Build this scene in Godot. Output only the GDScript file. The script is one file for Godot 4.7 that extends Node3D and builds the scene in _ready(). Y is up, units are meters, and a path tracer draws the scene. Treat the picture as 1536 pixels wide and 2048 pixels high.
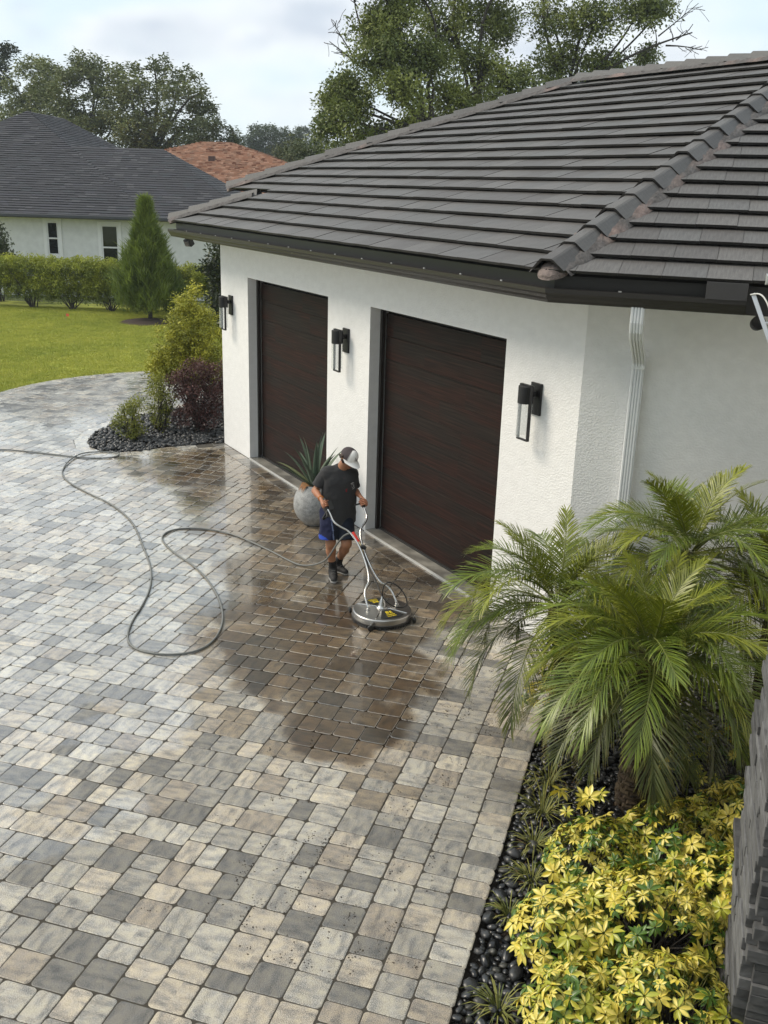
extends Node3D

const UP := Vector3.UP
const CAM := Vector3(0, 4.2, 0)
const FOCAL := 1975.0
# the garage: its street corner, the wall with the two doors (D1 runs away from the camera) and the side wall (D2)
const C := Vector3(1.708, 0, -8.643)
var D1 := Vector3(-0.5045, 0, -0.8634).normalized()
var N1 := Vector3(-0.8634, 0, 0.5045).normalized()
var D2 := Vector3(0.9432, 0, 0.3322).normalized()
var N2 := Vector3(-0.3322, 0, 0.9432).normalized()
# the lattice of the pavers
var PU := Vector3(sin(deg_to_rad(16.5)), 0, -cos(deg_to_rad(16.5)))
var PV := Vector3(cos(deg_to_rad(16.5)), 0, sin(deg_to_rad(16.5)))
const BED_V := -0.762
const UNIT := 0.0749

var R := RandomNumberGenerator.new()
var taken := {}
var cam: Camera3D


# ---------------------------------------------------------------- meshes
class MB:
	var v := PackedVector3Array()
	var c := PackedColorArray()
	var t := PackedVector2Array()
	var t2 := PackedVector2Array()
	var i := PackedInt32Array()
	var has_c := false
	var has_t2 := false
	var lift := 0.0   # how far the normals are bent upright, which takes bright glints off the paver edges

	func p(a: Vector3, col := Color.WHITE, uv := Vector2.ZERO, uv2 := Vector2.ZERO) -> int:
		v.append(a)
		c.append(col)
		t.append(uv)
		t2.append(uv2)
		return v.size() - 1

	func tri(a: int, b: int, d: int) -> void:
		i.append(a)
		i.append(b)
		i.append(d)

	func quad(a: Vector3, b: Vector3, d: Vector3, e: Vector3, col := Color.WHITE) -> void:
		# corners run clockwise seen from the front
		var n := v.size()
		p(a, col, Vector2(0, 1)); p(b, col, Vector2(0, 0)); p(d, col, Vector2(1, 0)); p(e, col, Vector2(1, 1))
		tri(n, n + 1, n + 2)
		tri(n, n + 2, n + 3)

	func face(a: Vector3, b: Vector3, d: Vector3, col := Color.WHITE) -> void:
		var n := v.size()
		p(a, col); p(b, col); p(d, col)
		tri(n, n + 1, n + 2)

	func box(x: Transform3D, s: Vector3, col := Color.WHITE) -> void:
		# a box of size s round the origin of x
		var h := s * 0.5
		var q: Array[Vector3] = []
		for k in 8:
			q.append(x * Vector3(h.x if k & 1 else -h.x, h.y if k & 2 else -h.y, h.z if k & 4 else -h.z))
		quad(q[4], q[6], q[7], q[5], col)
		quad(q[1], q[3], q[2], q[0], col)
		quad(q[5], q[7], q[3], q[1], col)
		quad(q[0], q[2], q[6], q[4], col)
		quad(q[6], q[2], q[3], q[7], col)
		quad(q[0], q[4], q[5], q[1], col)

	func bevel_box(x: Transform3D, s: Vector3, b: float, col := Color.WHITE) -> void:
		# a box whose edges round the +z face are cut at b
		var h := s * 0.5
		var lo: Array[Vector3] = []
		var mid: Array[Vector3] = []
		var top: Array[Vector3] = []
		for k in [[-1, -1], [-1, 1], [1, 1], [1, -1]]:
			lo.append(x * Vector3(h.x * k[0], h.y * k[1], -h.z))
			mid.append(x * Vector3(h.x * k[0], h.y * k[1], h.z - b))
			top.append(x * Vector3((h.x - b) * k[0], (h.y - b) * k[1], h.z))
		quad(top[0], top[1], top[2], top[3], col)
		for k in 4:
			var m := (k + 1) % 4
			quad(mid[k], mid[m], top[m], top[k], col)
			quad(lo[k], lo[m], mid[m], mid[k], col)
		quad(lo[3], lo[2], lo[1], lo[0], col)

	func tube(path: Array, radius: Variant, sides := 8, col := Color.WHITE, caps := true) -> void:
		var n := path.size()
		var first := v.size()
		var side := Vector3.ZERO
		for k in n:
			var a: Vector3 = path[maxi(k - 1, 0)]
			var b: Vector3 = path[mini(k + 1, n - 1)]
			var d := (b - a).normalized()
			if side == Vector3.ZERO:
				side = d.cross(Vector3.UP if absf(d.y) < 0.9 else Vector3.RIGHT).normalized()
			side = (side - d * side.dot(d)).normalized()
			var up := side.cross(d)
			var r: float = radius if radius is float else radius[k]
			for j in sides:
				var w := TAU * j / sides
				p(path[k] + (side * cos(w) + up * sin(w)) * r, col, Vector2(float(j) / sides, float(k)))
		for k in n - 1:
			for j in sides:
				var a := first + k * sides + j
				var b := first + k * sides + (j + 1) % sides
				tri(a, b, a + sides)
				tri(b, b + sides, a + sides)
		if caps:
			for e in 2:
				var base := first + (n - 1) * sides * e
				var m := p(path[(n - 1) * e], col)
				for j in sides:
					if e == 1:
						tri(m, base + j, base + (j + 1) % sides)
					else:
						tri(m, base + (j + 1) % sides, base + j)

	func lathe(x: Transform3D, prof: Array, sides := 24, col := Color.WHITE) -> void:
		# prof: Vector2(radius, height) from the bottom up, round the y axis of x
		var first := v.size()
		for k in prof.size():
			for j in sides:
				var w := TAU * j / sides
				p(x * Vector3(prof[k].x * cos(w), prof[k].y, prof[k].x * sin(w)), col, Vector2(float(j) / sides, prof[k].y))
		for k in prof.size() - 1:
			for j in sides:
				var a := first + k * sides + j
				var b := first + k * sides + (j + 1) % sides
				tri(a, b, a + sides)
				tri(b, b + sides, a + sides)

	func commit(m: Material = null) -> ArrayMesh:
		var n := PackedVector3Array()
		n.resize(v.size())
		for k in range(0, i.size(), 3):
			var a := i[k]
			var b := i[k + 1]
			var d := i[k + 2]
			var f := (v[d] - v[a]).cross(v[b] - v[a])
			n[a] += f
			n[b] += f
			n[d] += f
		for k in n.size():
			n[k] = n[k].normalized() if n[k].length_squared() > 1e-20 else Vector3.UP
			if lift > 0.0:
				n[k] = n[k].lerp(Vector3.UP, lift).normalized()
		var s := []
		s.resize(Mesh.ARRAY_MAX)
		s[Mesh.ARRAY_VERTEX] = v
		s[Mesh.ARRAY_NORMAL] = n
		s[Mesh.ARRAY_COLOR] = c
		s[Mesh.ARRAY_TEX_UV] = t
		if has_t2:
			s[Mesh.ARRAY_TEX_UV2] = t2
		s[Mesh.ARRAY_INDEX] = i
		var out := ArrayMesh.new()
		if i.is_empty():
			return out
		out.add_surface_from_arrays(Mesh.PRIMITIVE_TRIANGLES, s)
		if m:
			out.surface_set_material(0, m)
		return out


# ---------------------------------------------------------------- naming and tagging
func numbered(called: String) -> String:
	var n: int = taken.get(called, -1) + 1
	taken[called] = n
	return called if n == 0 else "%s_%03d" % [called, n]


func tag(o: Node, label: String, category: String, group := "") -> Node3D:
	o.set_meta("label", label)
	o.set_meta("category", category)
	if group:
		o.set_meta("group", group)
	return o


func thing(called: String, label: String, category: String, at := Vector3.ZERO, group := "") -> Node3D:
	var o := Node3D.new()
	o.name = numbered(called)
	o.position = at
	add_child(o)
	return tag(o, label, category, group)


func part(called: String, mesh: Mesh, m: Material, parent: Node, x := Transform3D()) -> MeshInstance3D:
	var o := MeshInstance3D.new()
	o.name = numbered(called) if parent == self else called
	o.mesh = mesh
	if m:
		o.material_override = m
	o.transform = x
	parent.add_child(o, true)
	return o


func struct(called: String, mesh: Mesh, m: Material) -> MeshInstance3D:
	var o := part(called, mesh, m, self)
	o.set_meta("kind", "structure")
	return o


func many(called: String, mesh: Mesh, m: Material, where: Array, cols: Array, parent: Node, stuff := true) -> MultiMeshInstance3D:
	var mm := MultiMesh.new()
	mm.transform_format = MultiMesh.TRANSFORM_3D
	mm.use_colors = not cols.is_empty()
	mm.mesh = mesh
	mm.instance_count = where.size()
	for k in where.size():
		mm.set_instance_transform(k, where[k])
		if cols:
			mm.set_instance_color(k, cols[k])
	var o := MultiMeshInstance3D.new()
	o.name = numbered(called) if parent == self else called
	o.multimesh = mm
	o.material_override = m
	parent.add_child(o, true)
	if stuff:
		o.set_meta("kind", "stuff")
	return o


func grown(called: String, mesh: Mesh, m: Material, where: Array, cols: Array, parent: Node) -> MeshInstance3D:
	# one real mesh of many copies of a cluster of leaves
	var a := mesh.surface_get_arrays(0)
	var v0: PackedVector3Array = a[Mesh.ARRAY_VERTEX]
	var n0: PackedVector3Array = a[Mesh.ARRAY_NORMAL]
	var c0: PackedColorArray = a[Mesh.ARRAY_COLOR]
	var i0: PackedInt32Array = a[Mesh.ARRAY_INDEX]
	var v := PackedVector3Array()
	var n := PackedVector3Array()
	var c := PackedColorArray()
	var i := PackedInt32Array()
	i.resize(i0.size() * where.size())
	c.resize(c0.size() * where.size())
	var at := 0
	var ac := 0
	for k in where.size():
		var x: Transform3D = where[k]
		var base := v.size()
		v.append_array(x * v0)
		n.append_array(Transform3D(x.basis.orthonormalized(), Vector3.ZERO) * n0)
		var tint: Color = cols[k]
		for q in c0:
			c[ac] = q * tint
			ac += 1
		for q in i0:
			i[at] = base + q
			at += 1
	var s := []
	s.resize(Mesh.ARRAY_MAX)
	s[Mesh.ARRAY_VERTEX] = v
	s[Mesh.ARRAY_NORMAL] = n
	s[Mesh.ARRAY_COLOR] = c
	s[Mesh.ARRAY_INDEX] = i
	var out := ArrayMesh.new()
	out.add_surface_from_arrays(Mesh.PRIMITIVE_TRIANGLES, s)
	return part(called, out, m, parent)


# ---------------------------------------------------------------- materials
func lin(r: float, g: float, b: float) -> Color:
	return Color(r, g, b).linear_to_srgb()


func mat(r: float, g: float, b: float, rough := 0.8, metal := 0.0) -> StandardMaterial3D:
	var m := StandardMaterial3D.new()
	m.albedo_color = lin(r, g, b)
	m.roughness = rough
	m.metallic = metal
	m.cull_mode = BaseMaterial3D.CULL_DISABLED
	return m


func vc(rough := 0.8, metal := 0.0) -> StandardMaterial3D:
	var m := mat(1, 1, 1, rough, metal)
	m.vertex_color_use_as_albedo = true
	return m


func tri(m: StandardMaterial3D, scale: float, world := true) -> StandardMaterial3D:
	m.uv1_triplanar = true
	m.uv1_world_triplanar = world
	m.uv1_scale = Vector3.ONE * scale
	return m


func noise(freq: float, octaves := 4, kind := FastNoiseLite.TYPE_SIMPLEX_SMOOTH, sd := 1) -> FastNoiseLite:
	var n := FastNoiseLite.new()
	n.noise_type = kind
	n.frequency = freq
	n.fractal_octaves = octaves
	n.seed = sd
	return n


func noise_tex(n: FastNoiseLite, size := 512, low := 0.0, high := 1.0) -> ImageTexture:
	# seamless noise, its grey values squeezed between low and high
	var im := n.get_seamless_image(size, size)
	im.convert(Image.FORMAT_L8)
	var d := im.get_data()
	for k in d.size():
		d[k] = int(lerpf(low, high, d[k] / 255.0) * 255.0)
	return ImageTexture.create_from_image(Image.create_from_data(size, size, false, Image.FORMAT_L8, d))


func bump(m: StandardMaterial3D, t: Texture2D, cm: float) -> StandardMaterial3D:
	m.heightmap_enabled = true
	m.heightmap_texture = t
	m.heightmap_scale = cm
	return m


# ---------------------------------------------------------------- places
func W(s: float, h: float, o := 0.0) -> Vector3:
	return C + D1 * s + N1 * o + UP * h


func W2(s: float, h: float, o := 0.0) -> Vector3:
	return C + D2 * s + N2 * o + UP * h


func uvp(u: float, v: float, h := 0.0) -> Vector3:
	return PU * u + PV * v + UP * h


func shows(p: Vector3) -> float:
	# how large a metre at p shows in the picture, 0 outside it
	var q := cam.global_transform.affine_inverse() * p if cam.is_inside_tree() else cam.transform.affine_inverse() * p
	if q.z > -0.3:
		return 0.0
	var x := -q.x / q.z * FOCAL
	var y := -q.y / q.z * FOCAL
	return FOCAL / -q.z if absf(x) < 790 and absf(y) < 1050 else 0.0


# ---------------------------------------------------------------- bodies: smooth unions of tapered capsules, meshed as surface nets
func bone_distance(p: Vector3, b: Array) -> float:
	var ab: Vector3 = b[1] - b[0]
	var l := ab.length_squared()
	var h := clampf((p - b[0]).dot(ab) / l, 0, 1) if l > 1e-9 else 0.0
	return p.distance_to(b[0] + ab * h) - lerpf(b[2], b[3], h)


func field_at(p: Vector3, bones: Array) -> float:
	var f := 1e3
	for b in bones:
		var d := bone_distance(p, b)
		var k: float = b[4]
		var h := maxf(k - absf(f - d), 0.0) / k
		f = minf(f, d) - h * h * k * 0.25
	return f


func body(mb: MB, bones: Array, cell: float, cuts := [], paint = null, rough: FastNoiseLite = null, amount := 0.0) -> void:
	var lo := Vector3.INF
	var hi := -Vector3.INF
	for b in bones:
		for e in 2:
			var r: float = b[2 + e] + 2.5 * cell + b[4] * 0.3 + amount
			lo = lo.min(b[e] - Vector3.ONE * r)
			hi = hi.max(b[e] + Vector3.ONE * r)
	var n := Vector3i(((hi - lo) / cell).ceil()) + Vector3i.ONE
	var f := PackedFloat32Array()
	f.resize(n.x * n.y * n.z)
	f.fill(1e3)
	for b in bones:
		var a: Vector3 = b[0]
		var e: Vector3 = b[1]
		var k: float = b[4]
		var reach := Vector3.ONE * (maxf(b[2], b[3]) + k + 2.0 * cell)
		var from := Vector3i(((a.min(e) - reach - lo) / cell).floor()).clamp(Vector3i.ZERO, n - Vector3i.ONE)
		var to := Vector3i(((a.max(e) + reach - lo) / cell).ceil()).clamp(Vector3i.ZERO, n - Vector3i.ONE)
		var ab := e - a
		var l := maxf(ab.length_squared(), 1e-9)
		var ra: float = b[2]
		var rd: float = b[3] - ra
		for z in range(from.z, to.z + 1):
			for y in range(from.y, to.y + 1):
				var row := (z * n.y + y) * n.x
				for x in range(from.x, to.x + 1):
					var q := lo + Vector3(x, y, z) * cell - a
					var h := clampf(q.dot(ab) / l, 0, 1)
					var d := (q - ab * h).length() - ra - rd * h
					var was := f[row + x]
					var w := maxf(k - absf(was - d), 0.0)
					f[row + x] = minf(was, d) - w * w * 0.25 / k
	for z in n.z:
		for y in n.y:
			var row := (z * n.y + y) * n.x
			for x in n.x:
				var d := f[row + x]
				if d > 0.2 or d < -0.12:
					continue
				var q := lo + Vector3(x, y, z) * cell
				if rough:
					d += rough.get_noise_3dv(q) * amount
				for cut in cuts:
					d = maxf(d, (q - cut[0]).dot(cut[1]))
				f[row + x] = d
	var id := PackedInt32Array()
	id.resize(f.size())
	id.fill(-1)
	var sx := 1
	var sy := n.x
	var sz := n.x * n.y
	var corner := [0, sx, sy, sx + sy, sz, sz + sx, sz + sy, sz + sx + sy]
	var edges := [[0, 1], [2, 3], [4, 5], [6, 7], [0, 2], [1, 3], [4, 6], [5, 7], [0, 4], [1, 5], [2, 6], [3, 7]]
	for z in n.z - 1:
		for y in n.y - 1:
			var row := (z * n.y + y) * n.x
			for x in n.x - 1:
				var at := row + x
				var f0 := f[at]
				if absf(f0) > 4.0 * cell:
					continue
				var inside := 0
				for k in 8:
					if f[at + corner[k]] < 0.0:
						inside += 1
				if inside == 0 or inside == 8:
					continue
				var sum := Vector3.ZERO
				var m := 0
				for e in edges:
					var a := f[at + corner[e[0]]]
					var b := f[at + corner[e[1]]]
					if (a < 0.0) != (b < 0.0):
						var w := a / (a - b)
						var k0: int = e[0]
						var k1: int = e[1]
						sum += Vector3(k0 & 1, (k0 >> 1) & 1, k0 >> 2).lerp(Vector3(k1 & 1, (k1 >> 1) & 1, k1 >> 2), w)
						m += 1
				var at3 := lo + (Vector3(x, y, z) + sum / m) * cell
				id[at] = mb.p(at3, paint.call(at3) if paint else Color.WHITE)
	for z in range(1, n.z - 1):
		for y in range(1, n.y - 1):
			var row := (z * n.y + y) * n.x
			for x in range(1, n.x - 1):
				var at := row + x
				if id[at] < 0:
					continue
				var a := f[at] < 0.0
				for axis in 3:
					var s: int = [sx, sy, sz][axis]
					if a == (f[at + s] < 0.0):
						continue
					var u: int = [sy, sz, sx][axis]
					var w: int = [sz, sx, sy][axis]
					var q0 := id[at]
					var q1 := id[at - u]
					var q2 := id[at - u - w]
					var q3 := id[at - w]
					if mini(mini(q0, q1), mini(q2, q3)) < 0:
						continue
					if a:
						mb.tri(q0, q2, q1); mb.tri(q0, q3, q2)
					else:
						mb.tri(q0, q1, q2); mb.tri(q0, q2, q3)


# ---------------------------------------------------------------- sky
func sky_picture() -> ImageTexture:
	# a bright, broken overcast: pale cloud sheets with greyer bellies and thin blue-white gaps
	var w := 1024
	var h := 512
	var a := noise(1.0, 6, FastNoiseLite.TYPE_SIMPLEX_SMOOTH, 11)
	var b := noise(1.0, 5, FastNoiseLite.TYPE_SIMPLEX_SMOOTH, 23)
	var d := PackedByteArray()
	d.resize(w * h * 3)
	for y in h:
		var el := (0.5 - (y + 0.5) / h) * PI
		var e := maxf(el, 0.02)
		for x in w:
			var az := (x + 0.5) / w * TAU
			var dir := Vector3(cos(az) * cos(e), sin(e), sin(az) * cos(e))
			# the cloud deck is a flat sheet, so clouds flatten towards the horizon
			var p := Vector3(dir.x, 0, dir.z) / (dir.y + 0.22)
			var n := a.get_noise_3d(p.x * 1.5, p.z * 1.5, 3.0) * 0.5 + 0.5
			var m := b.get_noise_3d(p.x * 3.4 + 7.0, p.z * 3.4, n * 1.6) * 0.5 + 0.5
			var cover := smoothstep(0.3, 0.62, n)
			var belly := smoothstep(0.44, 0.78, n * 0.55 + m * 0.5)
			var blue := Vector3(0.80, 0.865, 0.90)
			var white := Vector3(0.865, 0.89, 0.905).lerp(Vector3(0.96, 0.965, 0.965), smoothstep(0.35, 0.6, m))
			var grey := Vector3(0.73, 0.77, 0.82)
			var col := blue.lerp(white, cover).lerp(grey, belly * 0.95)
			col = col.lerp(Vector3(0.85, 0.89, 0.905), 1.0 - smoothstep(0.0, 0.14, e))
			if el < 0.0:
				col = Vector3(0.45, 0.47, 0.44)
			var at := (y * w + x) * 3
			d[at] = int(clampf(col.x, 0, 1) * 255)
			d[at + 1] = int(clampf(col.y, 0, 1) * 255)
			d[at + 2] = int(clampf(col.z, 0, 1) * 255)
	return ImageTexture.create_from_image(Image.create_from_data(w, h, false, Image.FORMAT_RGB8, d))


func _ready() -> void:
	R.seed = 20240
	cam = Camera3D.new()
	cam.name = "camera"
	cam.keep_aspect = Camera3D.KEEP_HEIGHT
	cam.fov = 54.81
	cam.near = 0.05
	cam.far = 900.0
	cam.transform = Transform3D(Basis(Vector3(0.99954, 0.02883, -0.00949), Vector3(-0.03035, 0.94939, -0.31262), Vector3(0.0, 0.31276, 0.94983)).orthonormalized(), CAM)
	add_child(cam)
	cam.current = true

	var env := Environment.new()
	env.background_mode = Environment.BG_SKY
	var sky := Sky.new()
	var sm := PanoramaSkyMaterial.new()
	sm.panorama = sky_picture()
	sm.energy_multiplier = 0.70
	sky.sky_material = sm
	env.sky = sky
	env.tonemap_mode = Environment.TONE_MAPPER_LINEAR
	env.tonemap_exposure = 1.92
	env.fog_enabled = true
	env.fog_density = 0.0006
	env.fog_light_color = Color(0.86, 0.9, 0.92)
	env.sdfgi_enabled = true
	env.ssao_enabled = true
	env.ssil_enabled = true
	var we := WorldEnvironment.new()
	we.name = "world_environment"
	we.environment = env
	add_child(we)

	var sun := DirectionalLight3D.new()
	sun.name = "veiled_sun"
	sun.light_energy = 0.5
	sun.light_color = Color(1.0, 0.95, 0.87)
	sun.light_angular_distance = 24.0
	sun.shadow_enabled = true
	sun.transform = Transform3D(Basis.looking_at(-Vector3(-0.80, 0.72, -0.12).normalized(), UP), Vector3.ZERO)
	add_child(sun)

	ground()
	driveway()
	beds()
	garage()
	added_house_walls()
	neighbours()
	trees()
	lawn_plants()
	bed_plants()
	worker()
	small_things()


# ---------------------------------------------------------------- ground, driveway, beds
func arc(c: Vector2, r: float, from: float, to: float, n: int) -> PackedVector2Array:
	var out := PackedVector2Array()
	for k in n + 1:
		var w := deg_to_rad(lerpf(from, to, float(k) / n))
		out.append(c + Vector2(cos(w), sin(w)) * r)
	return out


func sheet(poly: PackedVector2Array, h: float, thick := 0.0) -> MB:
	# a level sheet over a polygon of (x, z)
	var mb := MB.new()
	var t := Geometry2D.triangulate_polygon(poly)
	for q in poly:
		mb.p(Vector3(q.x, h, q.y), Color.WHITE, q)
	for k in range(0, t.size(), 3):
		var a := poly[t[k]]
		var b := poly[t[k + 1]]
		var d := poly[t[k + 2]]
		if (b - a).cross(d - a) > 0:
			mb.tri(t[k], t[k + 1], t[k + 2])
		else:
			mb.tri(t[k], t[k + 2], t[k + 1])
	if thick > 0.0:
		for k in poly.size():
			var a := poly[k]
			var b := poly[(k + 1) % poly.size()]
			mb.quad(Vector3(a.x, h, a.y), Vector3(b.x, h, b.y), Vector3(b.x, h - thick, b.y), Vector3(a.x, h - thick, a.y))
	return mb


func xz(p: Vector3) -> Vector2:
	return Vector2(p.x, p.z)


var LEFT_BED := PackedVector2Array([Vector2(-2.734, -16.25), Vector2(-3.2, -16.06), Vector2(-3.66, -15.83), Vector2(-4.0, -15.56), Vector2(-4.3, -15.42), Vector2(-4.6, -15.45), Vector2(-4.87, -15.72), Vector2(-5.03, -16.15), Vector2(-5.05, -16.7), Vector2(-4.93, -17.3), Vector2(-4.7, -17.95), Vector2(-4.3, -18.6), Vector2(-3.7, -19.25), Vector2(-2.9, -19.8), Vector2(-1.9, -20.25), Vector2(-0.7, -20.6), Vector2(0.6, -20.9), Vector2(2.4, -21.2)])
var LAWN_EDGE := PackedVector2Array()


func offset_line(line: PackedVector2Array, by: float) -> PackedVector2Array:
	# the line moved sideways, to the right of its direction where by > 0
	var out := PackedVector2Array()
	for k in line.size():
		var d := (line[mini(k + 1, line.size() - 1)] - line[maxi(k - 1, 0)]).normalized()
		out.append(line[k] + Vector2(-d.y, d.x) * by)
	return out


func ground() -> void:
	R.seed = 11
	var gm := tri(mat(0.13, 0.16, 0.04, 0.95), 0.13)
	gm.albedo_texture = noise_tex(noise(0.03, 5, FastNoiseLite.TYPE_SIMPLEX_SMOOTH, 3), 512, 0.72, 1.0)
	bump(gm, noise_tex(noise(0.09, 3, FastNoiseLite.TYPE_SIMPLEX, 4), 512), 3.0)
	var g := 380.0
	var poly := PackedVector2Array([Vector2(-g, g), Vector2(-g, -g), Vector2(g, -g), Vector2(g, g)])
	struct("ground", sheet(poly, -0.12).commit(), gm)
	LAWN_EDGE = PackedVector2Array([Vector2(-13, -8), Vector2(-10.6, -11.5), Vector2(-9.2, -14.5), Vector2(-8.35, -17.0)])
	LAWN_EDGE.append_array(arc(Vector2(-3.9, -18.9), 4.1, 182, 270, 14))
	LAWN_EDGE.append_array(PackedVector2Array([Vector2(-1.5, -23.05), Vector2(3.4, -23.1)]))
	# the lawn: a soil sheet a finger below the paving, and its grass
	var lawn := LAWN_EDGE.duplicate()
	lawn.append_array(PackedVector2Array([Vector2(9, -34.4), Vector2(-40, -36.6), Vector2(-40, -2)]))
	var lm := tri(mat(0.36, 0.39, 0.045, 0.9), 0.21)
	lm.albedo_texture = noise_tex(noise(0.012, 5, FastNoiseLite.TYPE_SIMPLEX_SMOOTH, 8), 512, 0.62, 1.0)
	struct("lawn", sheet(lawn, -0.015).commit(), lm)
	var blade := MB.new()
	for k in 7:
		var a := R.randf() * TAU
		var at := Vector3(R.randf_range(-0.05, 0.05), 0, R.randf_range(-0.05, 0.05))
		var lean := Vector3(cos(a), 0, sin(a)) * R.randf_range(0.008, 0.026)
		var side := Vector3(-sin(a), 0, cos(a)) * 0.004
		blade.face(at - side, at + lean + UP * R.randf_range(0.022, 0.04), at + side)
	var spots := []
	var cols := []
	var wob := noise(0.25, 3, FastNoiseLite.TYPE_SIMPLEX_SMOOTH, 5)
	var fine := noise(1.6, 2, FastNoiseLite.TYPE_SIMPLEX_SMOOTH, 6)
	var inner := lawn
	while spots.size() < 110000:
		var z := R.randf_range(-34.0, -17.5)
		var q := Vector2(R.randf_range(-16.5, 0.5), z)
		if q.x < z * 0.46 - 1.0 or not Geometry2D.is_point_in_polygon(q, inner):
			continue
		spots.append(Transform3D(Basis(UP, R.randf() * TAU).scaled(Vector3.ONE * R.randf_range(0.8, 1.5)), Vector3(q.x, -0.016, q.y)))
		var n := wob.get_noise_2d(q.x, q.y) * 0.5 + 0.5
		var f := fine.get_noise_2d(q.x, q.y) * 0.5 + 0.5
		var t := clampf(n * 0.6 + f * 0.5 + R.randf_range(-0.2, 0.2), 0, 1)
		cols.append(Color(0.19, 0.255, 0.022).lerp(Color(0.52, 0.51, 0.085), t))
	var grass := vc(0.7)
	grass.backlight_enabled = true
	grass.backlight = Color(0.35, 0.35, 0.1)
	var gr := many("grass", blade.commit(), grass, spots, cols, self)
	tag(gr, "bright yellow-green mown grass of the lawn beyond the driveway", "grass")


const TONES := [[0.80, 0.735, 0.67], [0.82, 0.80, 0.78], [0.53, 0.518, 0.51], [0.325, 0.32, 0.32], [0.60, 0.54, 0.49], [0.69, 0.672, 0.652], [0.88, 0.83, 0.765], [0.45, 0.385, 0.315]]
const CHANCE := [0.15, 0.18, 0.22, 0.15, 0.10, 0.16, 0.04]


func tone() -> int:
	var x := R.randf()
	for k in CHANCE.size():
		x -= CHANCE[k]
		if x < 0:
			return k
	return 1


func paver_outline(w: float, d: float, gap := 0.0030, r := 0.022) -> PackedVector2Array:
	# a tumbled paver: rounded, slightly uneven corners
	var hx := w * 0.5 - gap
	var hy := d * 0.5 - gap
	var out := PackedVector2Array()
	for k in 4:
		var sx: int = [1, -1, -1, 1][k]
		var sy: int = [1, 1, -1, -1][k]
		var rr := r * R.randf_range(0.55, 1.25)
		var a := Vector2(sx * hx, sy * (hy - rr))
		var b := Vector2(sx * (hx - rr * 0.3), sy * (hy - rr * 0.3))
		var e := Vector2(sx * (hx - rr), sy * hy)
		if sx * sy < 0:
			var s := a
			a = e
			e = s
		for q in [a, b, e]:
			out.append(q + Vector2(R.randf_range(-1, 1), R.randf_range(-1, 1)) * 0.0024)
	return out


func add_paver(mb: MB, poly: PackedVector2Array, x: Transform3D, col := Color.WHITE, uv_at := Vector2.ZERO, turn := false) -> void:
	# poly lies in (x, z) of the transform; the top is level 0, the arris is rounded over 6 mm
	var n := poly.size()
	var mid := Vector2.ZERO
	for q in poly:
		mid += q
	mid /= n
	var area := 0.0
	for k in n:
		area += poly[k].cross(poly[(k + 1) % n])
	# the top is flat and has corners of its own, so that it mirrors like a flat stone
	var first := mb.v.size()
	for ring in [0, 0, 1, 2]:
		for k in n:
			var q := poly[k]
			var inset := minf(0.3, [0.0075, 0.0022, 0.0][ring] / maxf((q - mid).length(), 0.01))
			var s := q.lerp(mid, inset)
			var l := s
			if turn:
				l = Vector2(s.y, -s.x)
			mb.p(x * Vector3(s.x, [0.0, -0.003, -0.016][ring], s.y), col, s, uv_at + l * 1.35)
	for k in range(1, n - 1):
		if area > 0:
			mb.tri(first, first + k, first + k + 1)
		else:
			mb.tri(first, first + k + 1, first + k)
	for ring in [1, 2]:
		for k in n:
			var a: int = first + ring * n + k
			var b: int = first + ring * n + (k + 1) % n
			if area > 0:
				mb.tri(a, a + n, b)
				mb.tri(b, a + n, b + n)
			else:
				mb.tri(a, b, a + n)
				mb.tri(b, b + n, a + n)


const WET_SPAN := 22.0
var wet_reflection_tint: ImageTexture
var wet_coat: ImageTexture
var wet_rough: ImageTexture
# the damp outline on the ground, (x, z): beyond it washed paving, sky glare painted in lighter
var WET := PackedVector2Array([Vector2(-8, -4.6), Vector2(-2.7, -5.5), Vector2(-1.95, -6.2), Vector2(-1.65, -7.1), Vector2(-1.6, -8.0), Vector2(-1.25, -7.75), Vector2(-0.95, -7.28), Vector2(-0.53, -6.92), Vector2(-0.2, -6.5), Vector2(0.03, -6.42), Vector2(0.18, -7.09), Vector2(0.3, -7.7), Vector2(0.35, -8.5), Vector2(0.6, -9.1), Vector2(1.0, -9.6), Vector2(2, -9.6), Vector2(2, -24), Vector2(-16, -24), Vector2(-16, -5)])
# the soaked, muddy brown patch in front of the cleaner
# muddy film by the garage, the dark reflection of house and trees painted in
var MUDDY_REFLECTION := PackedVector2Array([Vector2(-4.1, -15.0), Vector2(-3.3, -13.9), Vector2(-2.5, -12.6), Vector2(-1.85, -11.2), Vector2(-1.72, -10.2), Vector2(-1.75, -9.2), Vector2(-1.35, -8.0), Vector2(-0.9, -7.3), Vector2(-0.2, -6.6), Vector2(0.1, -6.6), Vector2(0.32, -7.8), Vector2(0.35, -8.6), Vector2(0.75, -9.2), Vector2(1.15, -9.4), Vector2(-2.6, -15.9), Vector2(-3.6, -15.6)])
var BROWN := PackedVector2Array([Vector2(-1.75, -9.35), Vector2(-1.5, -8.6), Vector2(-1.3, -7.9), Vector2(-0.95, -7.25), Vector2(-0.53, -6.9), Vector2(-0.2, -6.48), Vector2(0.03, -6.4), Vector2(0.2, -7.09), Vector2(0.33, -7.8), Vector2(0.28, -8.7), Vector2(-0.25, -9.15), Vector2(-0.55, -9.7), Vector2(-1.0, -9.75), Vector2(-1.4, -9.3)])


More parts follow.
